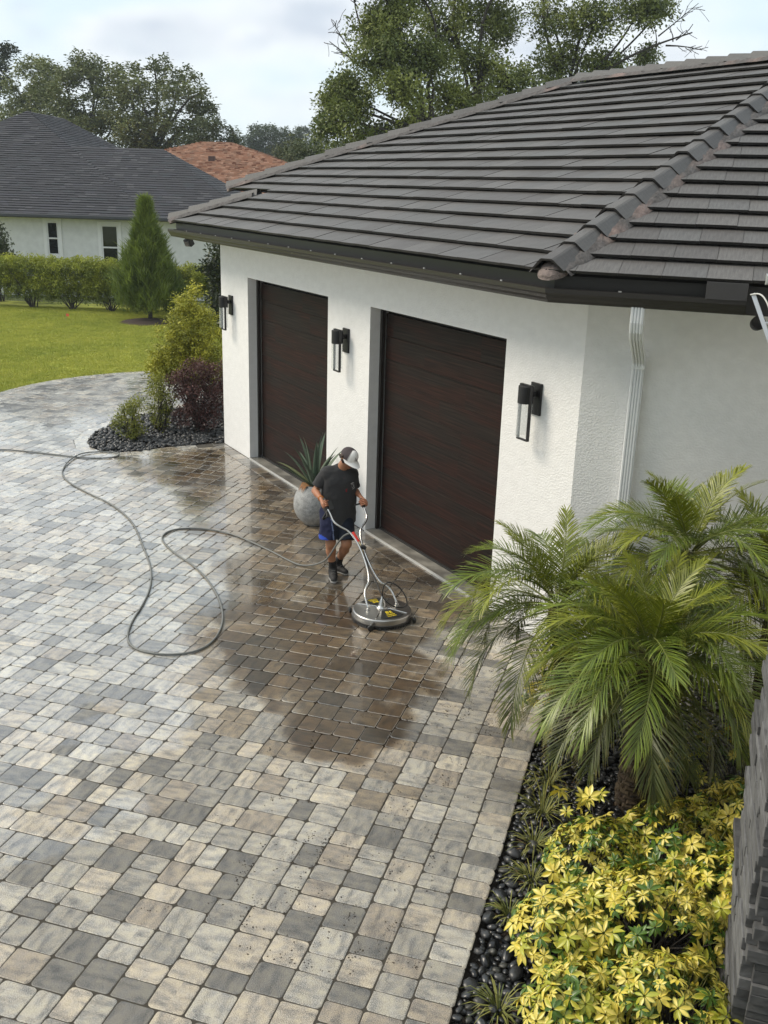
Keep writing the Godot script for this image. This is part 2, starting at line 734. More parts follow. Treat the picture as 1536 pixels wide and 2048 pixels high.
func signed_to(poly: PackedVector2Array, q: Vector2) -> float:
	# how far inside the polygon (positive) or outside it (negative)
	var best := 1e9
	for k in poly.size():
		best = minf(best, q.distance_squared_to(Geometry2D.get_closest_point_to_segment(q, poly[k], poly[(k + 1) % poly.size()])))
	return sqrt(best) * (1.0 if Geometry2D.is_point_in_polygon(q, poly) else -1.0)


func wetness() -> void:
	# one map for WET_SPAN metres of paving: how wet it is, its water stains, and the sky glare and dark reflection painted in
	var n := 768
	var wob := noise(1.1, 4, FastNoiseLite.TYPE_SIMPLEX_SMOOTH, 31)
	var pool := noise(0.55, 4, FastNoiseLite.TYPE_SIMPLEX_SMOOTH, 33)
	var coat := PackedByteArray()
	coat.resize(n * n)
	var tint := PackedByteArray()
	tint.resize(n * n * 3)
	var coarse := 8
	var g := n / coarse + 1
	var sd := PackedFloat32Array()
	var sb := PackedFloat32Array()
	var sc := PackedFloat32Array()
	for y in g:
		for x in g:
			var q := Vector2(x * coarse, y * coarse) / n * WET_SPAN + Vector2(-16, -24)
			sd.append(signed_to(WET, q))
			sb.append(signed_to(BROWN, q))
			sc.append(signed_to(MUDDY_REFLECTION, q))
	for y in n:
		for x in n:
			# the texture repeats every WET_SPAN metres from the world's origin
			var wx := fposmod(float(x) / n * WET_SPAN + 16.0, WET_SPAN) - 16.0
			var wz := fposmod(float(y) / n * WET_SPAN + 24.0, WET_SPAN) - 24.0
			var fx := (wx + 16.0) / WET_SPAN * n / coarse
			var fy := (wz + 24.0) / WET_SPAN * n / coarse
			var ix := mini(int(fx), g - 2)
			var iy := mini(int(fy), g - 2)
			var a := iy * g + ix
			var tx := fx - ix
			var ty := fy - iy
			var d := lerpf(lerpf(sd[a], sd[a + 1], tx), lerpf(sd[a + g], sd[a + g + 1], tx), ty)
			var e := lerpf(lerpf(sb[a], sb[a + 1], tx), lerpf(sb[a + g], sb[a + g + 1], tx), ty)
			var mud_reflection := lerpf(lerpf(sc[a], sc[a + 1], tx), lerpf(sc[a + g], sc[a + g + 1], tx), ty)
			var w := wob.get_noise_2d(wx, wz)
			var wet := smoothstep(-0.1, 0.16, d + w * (0.28 + 1.5 * smoothstep(-0.8, -2.0, wx) * smoothstep(-9.0, -7.5, wz)))
			var patchy := pool.get_noise_2d(wx, wz) * 0.5 + 0.5
			wet *= 0.72 + 0.28 * smoothstep(0.3, 0.6, patchy + w * 0.25)
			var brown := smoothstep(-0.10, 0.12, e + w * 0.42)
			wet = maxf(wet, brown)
			var at := y * n + x
			coat[at] = int(255 * wet * (1.0 - 0.25 * brown))
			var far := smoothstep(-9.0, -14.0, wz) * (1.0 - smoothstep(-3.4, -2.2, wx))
			var clean_glare := smoothstep(-0.35, 0.45, d + w * 0.5)  # washed paving, with the glare of the sky painted as a lighter tint
			var col := Vector3(0.90, 0.888, 0.868).lerp(Vector3.ONE, clean_glare).lerp(Vector3(0.95, 0.95, 0.95), wet * clean_glare * (1.0 - far) * 0.8).lerp(Vector3(0.62, 0.545, 0.45), smoothstep(-0.25, 0.2, mud_reflection + w * 0.5) * (0.75 + w * 0.4)).lerp(Vector3(0.53, 0.46, 0.375), brown * (0.8 + w * 0.35))  # the muddy tint also carries the painted dark reflection of the garage
			tint[at * 3] = int(255 * col.x)
			tint[at * 3 + 1] = int(255 * col.y)
			tint[at * 3 + 2] = int(255 * col.z)
	var rough := PackedByteArray()
	rough.resize(n * n)
	for k in n * n:
		rough[k] = int(lerpf(185, 52, coat[k] / 255.0))
	wet_rough = ImageTexture.create_from_image(Image.create_from_data(n, n, false, Image.FORMAT_L8, rough))
	wet_coat = ImageTexture.create_from_image(Image.create_from_data(n, n, false, Image.FORMAT_L8, coat))
	wet_reflection_tint = ImageTexture.create_from_image(Image.create_from_data(n, n, false, Image.FORMAT_RGB8, tint))


func grain_texture() -> ImageTexture:
	# cast stone: broad tone streaks, blotches, fine pits and pale grit
	var n := 512
	var streak := noise(0.011, 3, FastNoiseLite.TYPE_SIMPLEX_SMOOTH, 41)
	var blotch := noise(0.017, 5, FastNoiseLite.TYPE_SIMPLEX_SMOOTH, 42)
	var fine := noise(0.22, 2, FastNoiseLite.TYPE_SIMPLEX, 43)
	var grit := noise(0.33, 1, FastNoiseLite.TYPE_SIMPLEX, 44)
	var d := PackedByteArray()
	d.resize(n * n * 3)
	for y in n:
		for x in n:
			var s := streak.get_noise_2d(x * 0.42, y * 1.55)
			var b := blotch.get_noise_2d(x, y)
			var f := fine.get_noise_2d(x * 0.8, y)
			var v := 0.85 + s * 0.32 + b * 0.17 + f * 0.36
			var p := grit.get_noise_2d(x, y)
			if p > 0.52:
				v *= 0.5
			elif p < -0.55:
				v += 0.22
			v = clampf(v, 0.12, 1.0)
			var warm := clampf(0.5 + b * 0.9 + s * 0.5, 0, 1)
			var at := (y * n + x) * 3
			d[at] = int(255 * clampf(v * lerpf(0.985, 1.03, warm), 0, 1))
			d[at + 1] = int(255 * clampf(v, 0, 1))
			d[at + 2] = int(255 * clampf(v * lerpf(1.005, 0.94, warm), 0, 1))
	return ImageTexture.create_from_image(Image.create_from_data(n, n, false, Image.FORMAT_RGB8, d))


func paving_material(col: Color, by_vertex: bool, grain: Texture2D, shift: Vector2) -> StandardMaterial3D:
	var m := tri(mat(1, 1, 1, 0.62), 1.0 / WET_SPAN)
	m.albedo_color = col.linear_to_srgb()
	m.vertex_color_use_as_albedo = by_vertex
	m.metallic_specular = 0.7
	m.roughness = 1.0
	m.roughness_texture = wet_rough
	m.albedo_texture = wet_reflection_tint
	m.clearcoat_enabled = true
	m.clearcoat = 1.0
	m.clearcoat_roughness = 0.07
	m.clearcoat_texture = wet_coat
	m.detail_enabled = true
	m.detail_albedo = grain
	m.detail_blend_mode = BaseMaterial3D.BLEND_MODE_MUL
	m.detail_uv_layer = BaseMaterial3D.DETAIL_UV_2
	m.uv2_offset = Vector3(shift.x, shift.y, 0)
	return m


func driveway() -> void:
	R.seed = 12
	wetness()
	var grain := grain_texture()
	# the paved field, inside its border courses
	var bw := 0.232
	var lawn_in := offset_line(LAWN_EDGE, bw)
	var bed_out := offset_line(LEFT_BED, -bw)
	var field := PackedVector2Array([xz(uvp(0.6, -0.991)), xz(uvp(9.06, -0.991)), xz(W(0.3, 0, bw)), xz(W(8.6, 0, bw))])
	for k in range(1, bed_out.size()):
		field.append(bed_out[k])
	field.append_array(PackedVector2Array([Vector2(3.4, -21.6), Vector2(3.4, -22.87)]))
	for k in range(lawn_in.size() - 2, -1, -1):
		field.append(lawn_in[k])
	field.append_array(PackedVector2Array([Vector2(-13, -1), Vector2(-2, -0.4)]))
	# everything the paving covers
	var all := PackedVector2Array([xz(uvp(0.5, BED_V)), xz(C), xz(W(8.82, 0, -0.0))])
	for k in range(1, LEFT_BED.size()):
		all.append(LEFT_BED[k])
	all.append(Vector2(3.5, -23.1))
	for k in range(LAWN_EDGE.size() - 1, -1, -1):
		all.append(LAWN_EDGE[k])
	all.append_array(PackedVector2Array([Vector2(-14, -0.5), Vector2(-2, -0.2)]))
	var joint := paving_material(Color(0.1, 0.092, 0.08), false, grain, Vector2.ZERO)
	joint.detail_enabled = false
	joint.clearcoat_enabled = false
	joint.roughness_texture = null
	joint.metallic_specular = 0.2
	joint.albedo_color = lin(0.085, 0.079, 0.07)
	var drive := struct("driveway", sheet(all, -0.006).commit(), joint)

	var list := []   # [outline or null, transform, size key, tone]
	var shapes := {}
	var place := func(u: float, v: float, lu: float, lv: float) -> void:
		var mid := uvp(u + lu * 0.5, v - lv * 0.5)
		var size := Vector2(lv, lu)
		var x := Transform3D(Basis(PV, UP, -PU), mid)
		var full := true
		var any := false
		for k in [[-1, -1], [-1, 1], [1, 1], [1, -1], [0, 0]]:
			if Geometry2D.is_point_in_polygon(xz(x * Vector3(k[0] * (lv * 0.5 - 0.004), 0, k[1] * (lu * 0.5 - 0.004))), field):
				any = true
			else:
				full = false
		if full:
			list.append([null, x, size, tone()])
		elif any:
			var poly := PackedVector2Array()
			for k in [[-1, -1], [-1, 1], [1, 1], [1, -1]]:
				poly.append(xz(x * Vector3(k[0] * (lv * 0.5 - 0.004), 0, k[1] * (lu * 0.5 - 0.004))))
			for cut in Geometry2D.intersect_polygons(poly, field):
				if cut.size() > 2:
					list.append([cut, Transform3D(), size, tone()])
	# lanes along the planting bed, then blocks of lanes that run either way
	var lanes := [[3, 3, 3, 3], [2, 3, 2, 3, 2], [3, 2, 4, 3], [2, 2, 3, 3, 2], [3, 2, 2, 3, 2], [4, 3, 3, 2], [3, 3, 2, 2, 2], [2, 3, 3, 2, 2]]
	for lane in 4:
		var u := 1.4 + R.randi_range(0, 3) * UNIT
		while u < 12.0:
			for l in lanes[R.randi() % lanes.size()]:
				place.call(u, -0.991 - lane * 3 * UNIT, l * UNIT, 3 * UNIT)
				u += l * UNIT
	for column in 13:
		var v0 := -0.991 - (12 + column * 12) * UNIT
		var u := 0.6 + R.randi_range(0, 11) * UNIT
		while u < 24.5:
			var across := R.randf() < 0.68
			for lane in 4:
				var at := 0.0
				for l in lanes[R.randi() % lanes.size()]:
					if across:
						place.call(u + lane * 3 * UNIT, v0 - at, 3 * UNIT, l * UNIT)
					else:
						place.call(u + at, v0 - lane * 3 * UNIT, l * UNIT, 3 * UNIT)
					at += l * UNIT
			u += 12 * UNIT
	# the border courses: along the bed, the garage, the planted island and the lawn
	var u := 1.2
	while u < 8.9:
		var l := 2.0 * UNIT
		list.append([null, Transform3D(Basis(PV, UP, -PU), uvp(u + l * 0.5, (BED_V - 0.991) * 0.5)), Vector2(0.229, l), tone()])
		u += l
	var s := 0.1
	while s < 8.75:
		list.append([null, Transform3D(Basis(N1, UP, D1), W(s + 0.0749, 0, 0.124)), Vector2(0.216, 0.1498), [2, 3, 2, 3, 5, 4][R.randi() % 6]])
		s += 0.1498
	for run in [[LEFT_BED, -1.0], [LAWN_EDGE, 1.0]]:
		var line: PackedVector2Array = run[0]
		var out := offset_line(line, run[1] * 0.229)
		var acc := 0.0
		for k in line.size() - 1:
			if run[1] > 0 and k < 2 or run[1] < 0 and k == 0:
				continue
			var n := maxi(1, roundi(line[k].distance_to(line[k + 1]) / 0.152))
			for j in n:
				var a := line[k].lerp(line[k + 1], (j + 0.02) / n)
				var b := line[k].lerp(line[k + 1], (j + 0.98) / n)
				var c := out[k].lerp(out[k + 1], (j + 0.98) / n)
				var d := out[k].lerp(out[k + 1], (j + 0.02) / n)
				list.append([PackedVector2Array([a, b, c, d]), Transform3D(), Vector2.ONE * 0.15, [0, 1, 1, 6, 5][R.randi() % 5]])
	# the 300 that show largest are parts of their own, the rest is one
	for p in list:
		var where: Vector3 = p[1].origin if p[0] == null else Vector3(p[0][0].x, 0, p[0][0].y)
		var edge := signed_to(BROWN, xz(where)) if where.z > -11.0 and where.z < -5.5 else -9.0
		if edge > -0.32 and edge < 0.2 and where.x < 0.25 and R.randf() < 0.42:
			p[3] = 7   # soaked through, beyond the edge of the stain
		p.append(shows(where) * sqrt(p[2].x * p[2].y))
	list.sort_custom(func(a, b): return a[4] > b[4])
	var mats := []
	for k in TONES.size():
		var row := []
		for j in 3:
			var v := R.randf_range(0.9, 1.08)
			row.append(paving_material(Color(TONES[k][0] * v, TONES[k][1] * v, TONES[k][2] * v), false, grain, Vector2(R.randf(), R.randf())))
		mats.append(row)
	var rest := MB.new()
	rest.has_t2 = true
	rest.lift = 0.6
	var few := 0
	for p in list:
		var tilt := Basis(Vector3(1, 0, 0), R.randf_range(-0.006, 0.006)) * Basis(Vector3(0, 0, 1), R.randf_range(-0.006, 0.006))
		var drop := R.randf_range(-0.0022, 0.0012)
		var turn := R.randf() < 0.45
		if few < 300 and p[0] == null and p[4] > 0:
			few += 1
			var key := "%.3f %.3f %d %d" % [p[2].x, p[2].y, R.randi() % 5, int(turn)]
			if not shapes.has(key):
				var mb := MB.new()
				mb.has_t2 = true
				mb.lift = 0.6
				add_paver(mb, paver_outline(p[2].x, p[2].y), Transform3D(), Color.WHITE, Vector2(R.randf(), R.randf()), turn)
				shapes[key] = mb.commit()
			part("paver", shapes[key], mats[p[3]][R.randi() % 3], drive, p[1] * Transform3D(tilt, UP * drop))
		else:
			var t: Array = TONES[p[3]]
			var v := R.randf_range(0.88, 1.1)
			var col := Color(t[0] * v, t[1] * v, t[2] * v)
			if p[0] == null:
				add_paver(rest, paver_outline(p[2].x, p[2].y), p[1] * Transform3D(tilt, UP * drop), col, Vector2(R.randf(), R.randf()), turn)
			else:
				add_paver(rest, p[0], Transform3D(Basis(), UP * drop), col, Vector2(R.randf(), R.randf()), turn)
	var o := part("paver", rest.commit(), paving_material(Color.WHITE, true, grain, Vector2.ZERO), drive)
	o.set_meta("kind", "stuff")
	specks()


func pebble_mesh(sides := 8, rings := 5) -> ArrayMesh:
	var mb := MB.new()
	var prof := []
	for k in rings + 1:
		var a := PI * k / rings - PI / 2
		prof.append(Vector2(maxf(cos(a), 0.02) * 0.5, sin(a) * 0.5))
	mb.lathe(Transform3D(), prof, sides)
	var n := noise(0.9, 2, FastNoiseLite.TYPE_SIMPLEX_SMOOTH, R.randi() % 999)
	for k in mb.v.size():
		mb.v[k] *= 1.0 + n.get_noise_3dv(mb.v[k] * 1.6) * 0.35
	# the seam of the lathe stays closed, because both ends of a ring are the same vertex
	return mb.commit()


func beds() -> void:
	R.seed = 14
	var soil := tri(mat(0.035, 0.027, 0.02, 0.95), 0.9)
	bump(soil, noise_tex(noise(0.06, 4), 256), 2.0)
	var right := PackedVector2Array([xz(uvp(0.5, BED_V)), xz(C), xz(W2(7, 0)), Vector2(6.5, 2), Vector2(0.5, 0.4)])
	var bed := struct("planting_bed", sheet(right, -0.07).commit(), soil)
	var island := LEFT_BED.duplicate()
	island.append_array(PackedVector2Array([Vector2(2.4, -20)]))
	var bed2 := struct("planting_island", sheet(island, -0.035).commit(), soil)
	var stone := mat(0.022, 0.023, 0.025, 0.33)
	stone.metallic_specular = 0.6
	var stones := [stone, mat(0.035, 0.036, 0.038, 0.36), mat(0.013, 0.0135, 0.015, 0.28), mat(0.05, 0.05, 0.043, 0.42)]
	var shapes := []
	for k in 6:
		shapes.append(pebble_mesh())
	# pebbles by dart throwing, the far and hidden ones coarser
	var list := []
	var grid := {}
	for go in 30000:
		var u := R.randf_range(3.9, 9.2)
		var v := BED_V + 0.012 + absf(R.randfn(0, 0.62))
		var q := uvp(u, v)
		if v > BED_V + 2.4:
			continue
		var size := R.randf_range(0.055, 0.105) if R.randf() < 0.6 else R.randf_range(0.036, 0.06)
		if u > 6.2:
			size *= 0.85
		var cell := Vector2i(floori(q.x / 0.1), floori(q.z / 0.1))
		var free := true
		for dx in [-1, 0, 1]:
			for dz in [-1, 0, 1]:
				for other in grid.get(cell + Vector2i(dx, dz), []):
					if other[0].distance_to(q) < (other[1] + size) * 0.41:
						free = false
		if not free or v < BED_V + size * 0.45 or (q - C).dot(N2) < 0.05:
			continue
		if not grid.has(cell):
			grid[cell] = []
		grid[cell].append([q, size])
		var x := Transform3D(Basis(UP, R.randf() * TAU) * Basis(Vector3(1, 0, 0), R.randf_range(-0.3, 0.3)) * Basis(Vector3(0, 0, 1), R.randf_range(-0.3, 0.3)), q + UP * (-0.035 + R.randf_range(0.0, 0.03)))
		x = x.scaled_local(Vector3(size * R.randf_range(1.0, 1.25), size * R.randf_range(0.5, 0.72), size * R.randf_range(0.68, 0.95)))
		# those the shrubs cover come last
		var hid := 0.25 if v > BED_V + 0.42 + maxf(0, u - 5.6) * 0.5 else 1.0
		list.append([x, shows(q) * size * hid])
	list.sort_custom(func(a, b): return a[1] > b[1])
	var rest := []
	for k in list.size():
		if k < 300 and list[k][1] > 0:
			part("pebble", shapes[R.randi() % 6], stones[[0, 0, 1, 1, 2, 3][R.randi() % 6]], bed, list[k][0])
		else:
			rest.append(list[k][0])
	# a second, lower layer that fills the gaps
	for k in 5200:
		var q := uvp(R.randf_range(3.9, 9.3), BED_V + 0.02 + R.randf() * 2.3, R.randf_range(-0.06, -0.035))
		if (q - C).dot(N2) < 0.05:
			continue
		var x := Transform3D(Basis(UP, R.randf() * TAU), q)
		rest.append(x.scaled_local(Vector3(0.055, 0.03, 0.04) * R.randf_range(0.7, 1.3)))
	many("pebble", shapes[0], stones[0], rest, [], bed)
	var far := []
	while far.size() < 5200:
		var q := Vector2(R.randf_range(-5.1, 0.0), R.randf_range(-20.0, -15.4))
		if not Geometry2D.is_point_in_polygon(q, LEFT_BED) and not Geometry2D.is_point_in_polygon(q, island):
			continue
		var x := Transform3D(Basis(UP, R.randf() * TAU) * Basis(Vector3(1, 0, 0), R.randf_range(-0.5, 0.5)), Vector3(q.x, R.randf_range(-0.03, 0.025), q.y))
		far.append(x.scaled_local(Vector3(0.085, 0.05, 0.06) * R.randf_range(0.65, 1.35)))
	many("pebble", shapes[1], stones[1], far, [], bed2)


func specks() -> void:
	R.seed = 13
	# crumbs of soil and leaf litter lying on the paving, thickest in drifts along the joints
	var mb := MB.new()
	mb.lathe(Transform3D(), [Vector2(0.0015, -0.001), Vector2(0.005, 0.0), Vector2(0.003, 0.003), Vector2(0.0005, 0.0035)], 5)
	var where := []
	var cols := []
	for k in 130:
		var c := uvp(R.randf_range(4.2, 9.0), BED_V - 0.3 - absf(R.randfn()) * 0.75)
		var d := PV if R.randf() < 0.5 else PU
		for j in R.randi_range(4, 22):
			var p := c + d * R.randfn() * 0.09 + PV * R.randfn() * 0.02 + PU * R.randfn() * 0.02
			if p.dot(PV) > BED_V - 0.02:
				continue
			var s := R.randf_range(0.35, 1.1)
			where.append(Transform3D(Basis(UP, R.randf() * TAU) * Basis.from_scale(Vector3(s * R.randf_range(0.6, 1.6), s * 0.7, s)), p + UP * 0.0005))
			cols.append(Color(0.02, 0.016, 0.012).lerp(Color(0.07, 0.05, 0.03), R.randf()))
	tag(many("soil_specks", mb.commit(), vc(0.95), where, cols, self), "dark crumbs of soil scattered over the nearer pavers", "soil")


# ---------------------------------------------------------------- the garage
const PITCH := 0.4167
const EAVE_H := 3.565
const EAVE_O := 0.62
const COURSE := 0.29
const HIP := 0.367
var K1 := Vector3.ZERO


func on1(s: float, dep: float, up := 0.0) -> Vector3:
	# a point of the street roof plane: s along the eave from the corner, dep inwards, up above the plane
	var n := (UP + N1 * PITCH).normalized()
	return K1 + D1 * s - N1 * dep + UP * (dep * PITCH) + n * up


func on2(s: float, dep: float, up := 0.0) -> Vector3:
	var n := (UP + N2 * PITCH).normalized()
	return K1 + D2 * s - N2 * dep + UP * (dep * PITCH) + n * up


func streak_texture(sd: int, low: float, high: float, across := 6.0) -> ImageTexture:
	# fine lines along the texture's y
	var n := 512
	var a := noise(0.012, 4, FastNoiseLite.TYPE_SIMPLEX_SMOOTH, sd)
	var b := noise(0.05, 2, FastNoiseLite.TYPE_SIMPLEX_SMOOTH, sd + 1)
	var d := PackedByteArray()
	d.resize(n * n)
	for y in n:
		for x in n:
			var v := 0.5 + a.get_noise_2d(x * across, y * 0.5) * 0.55 + b.get_noise_2d(x * across, y * 0.7) * 0.3
			d[y * n + x] = int(255 * lerpf(low, high, clampf(v, 0, 1)))
	return ImageTexture.create_from_image(Image.create_from_data(n, n, false, Image.FORMAT_L8, d))


func wood_texture() -> ImageTexture:
	# dark stained boards: grain along the texture's x, cathedral figures and reddish patches
	var n := 512
	var a := noise(0.010, 4, FastNoiseLite.TYPE_SIMPLEX_SMOOTH, 71)
	var b := noise(0.035, 3, FastNoiseLite.TYPE_SIMPLEX_SMOOTH, 72)
	var c := noise(0.006, 3, FastNoiseLite.TYPE_SIMPLEX_SMOOTH, 73)
	var d := PackedByteArray()
	d.resize(n * n * 3)
	for y in n:
		for x in n:
			var warp := a.get_noise_2d(x * 0.14, y * 1.0)
			var ring := sin(y * 0.5 + warp * 3.2)
			var g := b.get_noise_2d(x * 0.12, y * 6.0)
			var v := clampf(0.5 + g * 0.6 + ring * 0.12, 0, 1)
			var red := clampf(0.5 + c.get_noise_2d(x * 0.3, y * 2.2) * 1.4, 0, 1)
			var at := (y * n + x) * 3
			d[at] = int(255 * clampf(lerpf(0.36, 0.86, v) * lerpf(0.93, 1.1, red), 0, 1))
			d[at + 1] = int(255 * clampf(lerpf(0.37, 0.83, v) * lerpf(1.0, 0.92, red), 0, 1))
			d[at + 2] = int(255 * clampf(lerpf(0.38, 0.8, v) * lerpf(1.02, 0.9, red), 0, 1))
	return ImageTexture.create_from_image(Image.create_from_data(n, n, false, Image.FORMAT_RGB8, d))


func slab(poly: PackedVector2Array, on: Callable, top: Callable, thick: float, side: Color, face := Color.WHITE) -> MB:
	# a tile cut to a polygon of (s, dep) on a roof plane; top(dep) is its height above the plane
	var mb := MB.new()
	var n := poly.size()
	var area := 0.0
	for k in n:
		area += poly[k].cross(poly[(k + 1) % n])
	var up := []
	var low := []
	for q in poly:
		up.append(on.call(q.x, q.y, top.call(q.y)))
		low.append(on.call(q.x, q.y, top.call(q.y) - thick))
	# (s, dep, normal) is right- or left-handed according to the plane
	var hand: float = (on.call(1, 0, 0) - on.call(0, 0, 0)).cross(on.call(0, 1, 0) - on.call(0, 0, 0)).dot(UP) * area
	for t in [[up, 1.0, face], [low, -1.0, side]]:
		var first := mb.v.size()
		for k in n:
			mb.p(t[0][k], t[2], poly[k])
		for k in range(1, n - 1):
			if hand * t[1] > 0:
				mb.tri(first, first + k + 1, first + k)
			else:
				mb.tri(first, first + k, first + k + 1)
	for k in n:
		var m := (k + 1) % n
		if hand > 0:
			mb.quad(low[k], up[k], up[m], low[m], side)
		else:
			mb.quad(low[m], up[m], up[k], low[k], side)
	return mb


func roof_tiles(roof: Node3D) -> void:
	var grain := streak_texture(61, 0.72, 1.0)
	var mats := []
	for t in [[0.137, 0.130, 0.126], [0.127, 0.122, 0.118], [0.152, 0.145, 0.140], [0.118, 0.111, 0.108], [0.136, 0.133, 0.131]]:
		var m := tri(mat(t[0], t[1], t[2], 0.62), 1.7, false)
		m.vertex_color_use_as_albedo = true
		m.albedo_texture = grain
		mats.append(m)
	var rest_m := tri(vc(0.62), 1.7, false)
	rest_m.albedo_texture = grain
	var edge := Color(0.16, 0.15, 0.15)
	# the two planes that show: the street plane with the notch at its far end, and the side plane
	var plane1 := PackedVector2Array([Vector2(0, -0.06), Vector2(9.42, -0.06), Vector2(9.42, 0), Vector2(8.2, 1.18), Vector2(9.98, 1.18), Vector2(9.98, 1.24), Vector2(6.05, 5.18), Vector2(1.9, 5.18)])
	plane1[0] = Vector2(-0.022, -0.06)
	var plane2 := PackedVector2Array([Vector2(-0.022, -0.06), Vector2(6.4, -0.06), Vector2(6.4, 5.2), Vector2(1.91, 5.2)])
	var list := []
	for run in [[plane1, 0.0, 10.2, 0], [plane2, -0.2, 6.4, 1]]:
		for row in 18:
			var dep := row * COURSE
			var from := dep - 0.045
			var to := dep + COURSE + 0.02
			var s: float = run[1] - R.randf() * 0.33
			while s < run[2]:
				var w := 0.33
				var poly := PackedVector2Array([Vector2(s + 0.0015, from), Vector2(s + w - 0.0015, from), Vector2(s + w - 0.0015, to), Vector2(s + 0.0015, to)])
				for cut in Geometry2D.intersect_polygons(poly, run[0]):
					var area := 0.0
					for k in cut.size():
						area += cut[k].cross(cut[(k + 1) % cut.size()]) * 0.5
					if absf(area) < 0.012:
						continue
					var mid := Vector2.ZERO
					for q in cut:
						mid += q
					mid /= cut.size()
					var p := on1(mid.x, mid.y) if run[3] == 0 else on2(mid.x, mid.y)
					list.append([cut, run[3], dep, shows(p), absf(absf(area) - (w - 0.003) * (to - from)) < 0.002, s])
				s += w
	list.sort_custom(func(a, b): return a[3] > b[3])
	var rest := MB.new()
	var shared := {}
	for k in list.size():
		var e: Array = list[k]
		var jitter := R.randf_range(-0.003, 0.003)
		var one: bool = k < 300 and e[3] > 0
		var on := on1 if e[1] == 0 else on2
		var dep: float = e[2]
		var top := func(d: float) -> float: return lerpf(0.076, 0.026, (d - dep + 0.045) / (COURSE + 0.065)) + jitter
		if one:
			# stands in its own axes, so that its grain runs down the slope
			var along := D1 if e[1] == 0 else D2
			var inward := -N1 if e[1] == 0 else -N2
			var down := -(inward + UP * PITCH).normalized()
			var nrm := ((N1 if e[1] == 0 else N2) * PITCH + UP).normalized()
			var xa := along if along.cross(nrm).dot(down) > 0 else -along
			var frame := Transform3D(Basis(xa, nrm, down), on.call(e[0][0].x, dep, jitter))
			var mesh: ArrayMesh
			var mb := slab(e[0], on, top, 0.024, edge)
			var back := frame.affine_inverse()
			var key := "%d %d" % [e[1], R.randi() % 3]
			if e[4]:
				frame = Transform3D(frame.basis, on.call(e[5], dep, jitter))
				back = frame.affine_inverse()
			if e[4] and shared.has(key):
				mesh = shared[key]
			else:
				for j in mb.v.size():
					mb.v[j] = back * mb.v[j]
				mesh = mb.commit()
				if e[4]:
					shared[key] = mesh
			part("roof_tile", mesh, mats[R.randi() % 5], roof, frame)
		else:
			var v := R.randf_range(0.86, 1.14)
			var mb := slab(e[0], on, top, 0.024, Color(0.018, 0.017, 0.016), Color(0.135 * v, 0.129 * v, 0.125 * v))
			var base := rest.v.size()
			rest.v.append_array(mb.v)
			rest.c.append_array(mb.c)
			rest.t.append_array(mb.t)
			rest.t2.append_array(mb.t2)
			for j in mb.i:
				rest.i.append(base + j)
	part("roof_tile", rest.commit(), rest_m, roof).set_meta("kind", "stuff")
	# hip and ridge caps, laid over one another up the slope, on pinkish mortar
	var cap := MB.new()
	var prof := [Vector2(-0.15, -0.03), Vector2(-0.064, 0.054), Vector2(-0.046, 0.064), Vector2(0.046, 0.064), Vector2(0.064, 0.054), Vector2(0.15, -0.03)]
	var inner := [Vector2(-0.135, -0.034), Vector2(-0.056, 0.038), Vector2(-0.04, 0.046), Vector2(0.04, 0.046), Vector2(0.056, 0.038), Vector2(0.135, -0.034)]
	for k in 5:
		for side in 2:
			var q: Array = [prof, inner][side]
			var a := Vector3(q[k].x, q[k].y + 0.034, 0.22)
			var b := Vector3(q[k + 1].x, q[k + 1].y + 0.034, 0.22)
			var c := Vector3(q[k + 1].x * 0.93, q[k + 1].y, -0.22)
			var d := Vector3(q[k].x * 0.93, q[k].y, -0.22)
			if side == 0:
				cap.quad(a, d, c, b)
			else:
				cap.quad(b, c, d, a)
		cap.quad(Vector3(prof[k].x, prof[k].y + 0.034, 0.22), Vector3(prof[k + 1].x, prof[k + 1].y + 0.034, 0.22), Vector3(inner[k + 1].x, inner[k + 1].y + 0.034, 0.22), Vector3(inner[k].x, inner[k].y + 0.034, 0.22), Color(0.2, 0.19, 0.19))
	var cap_mesh := cap.commit()
	var mortar_m := tri(vc(0.9), 1.6)
	mortar_m.albedo_texture = noise_tex(noise(0.03, 4, FastNoiseLite.TYPE_SIMPLEX_SMOOTH, 66), 256, 0.6, 1.0)
	bump(mortar_m, noise_tex(noise(0.06, 3), 256), 1.2)
	var pink := noise(1.7, 2, FastNoiseLite.TYPE_SIMPLEX_SMOOTH, 67)
	var runs := [
		[on1(0.0, -0.02), on1(1.9, 5.2), 0.35, true], [on1(9.42, 0.0), on1(8.22, 1.2), 0.37, true],
		[on1(10.0, 1.2), on1(6.05, 5.2), 0.36, true], [on1(6.05, 5.2), on1(1.9, 5.2), 0.36, false]]
	for run in runs:
		var a: Vector3 = run[0]
		var b: Vector3 = run[1]
		var d := (b - a).normalized()
		var side := d.cross(UP).normalized()
		var up := side.cross(d).normalized()
		var n := int(a.distance_to(b) / run[2])
		for k in n:
			var at: Vector3 = a + d * (0.2 + k * run[2]) + up * (0.062 + R.randf_range(-0.007, 0.007))
			var turn := Basis(side * (1 if side.cross(up).dot(-d) > 0 else -1), up, -d) * Basis(UP, R.randf_range(-0.03, 0.03))
			part("ridge_tile", cap_mesh, mats[R.randi() % 5], roof, Transform3D(turn, at))
		var mb := MB.new()
		var m := n * 6
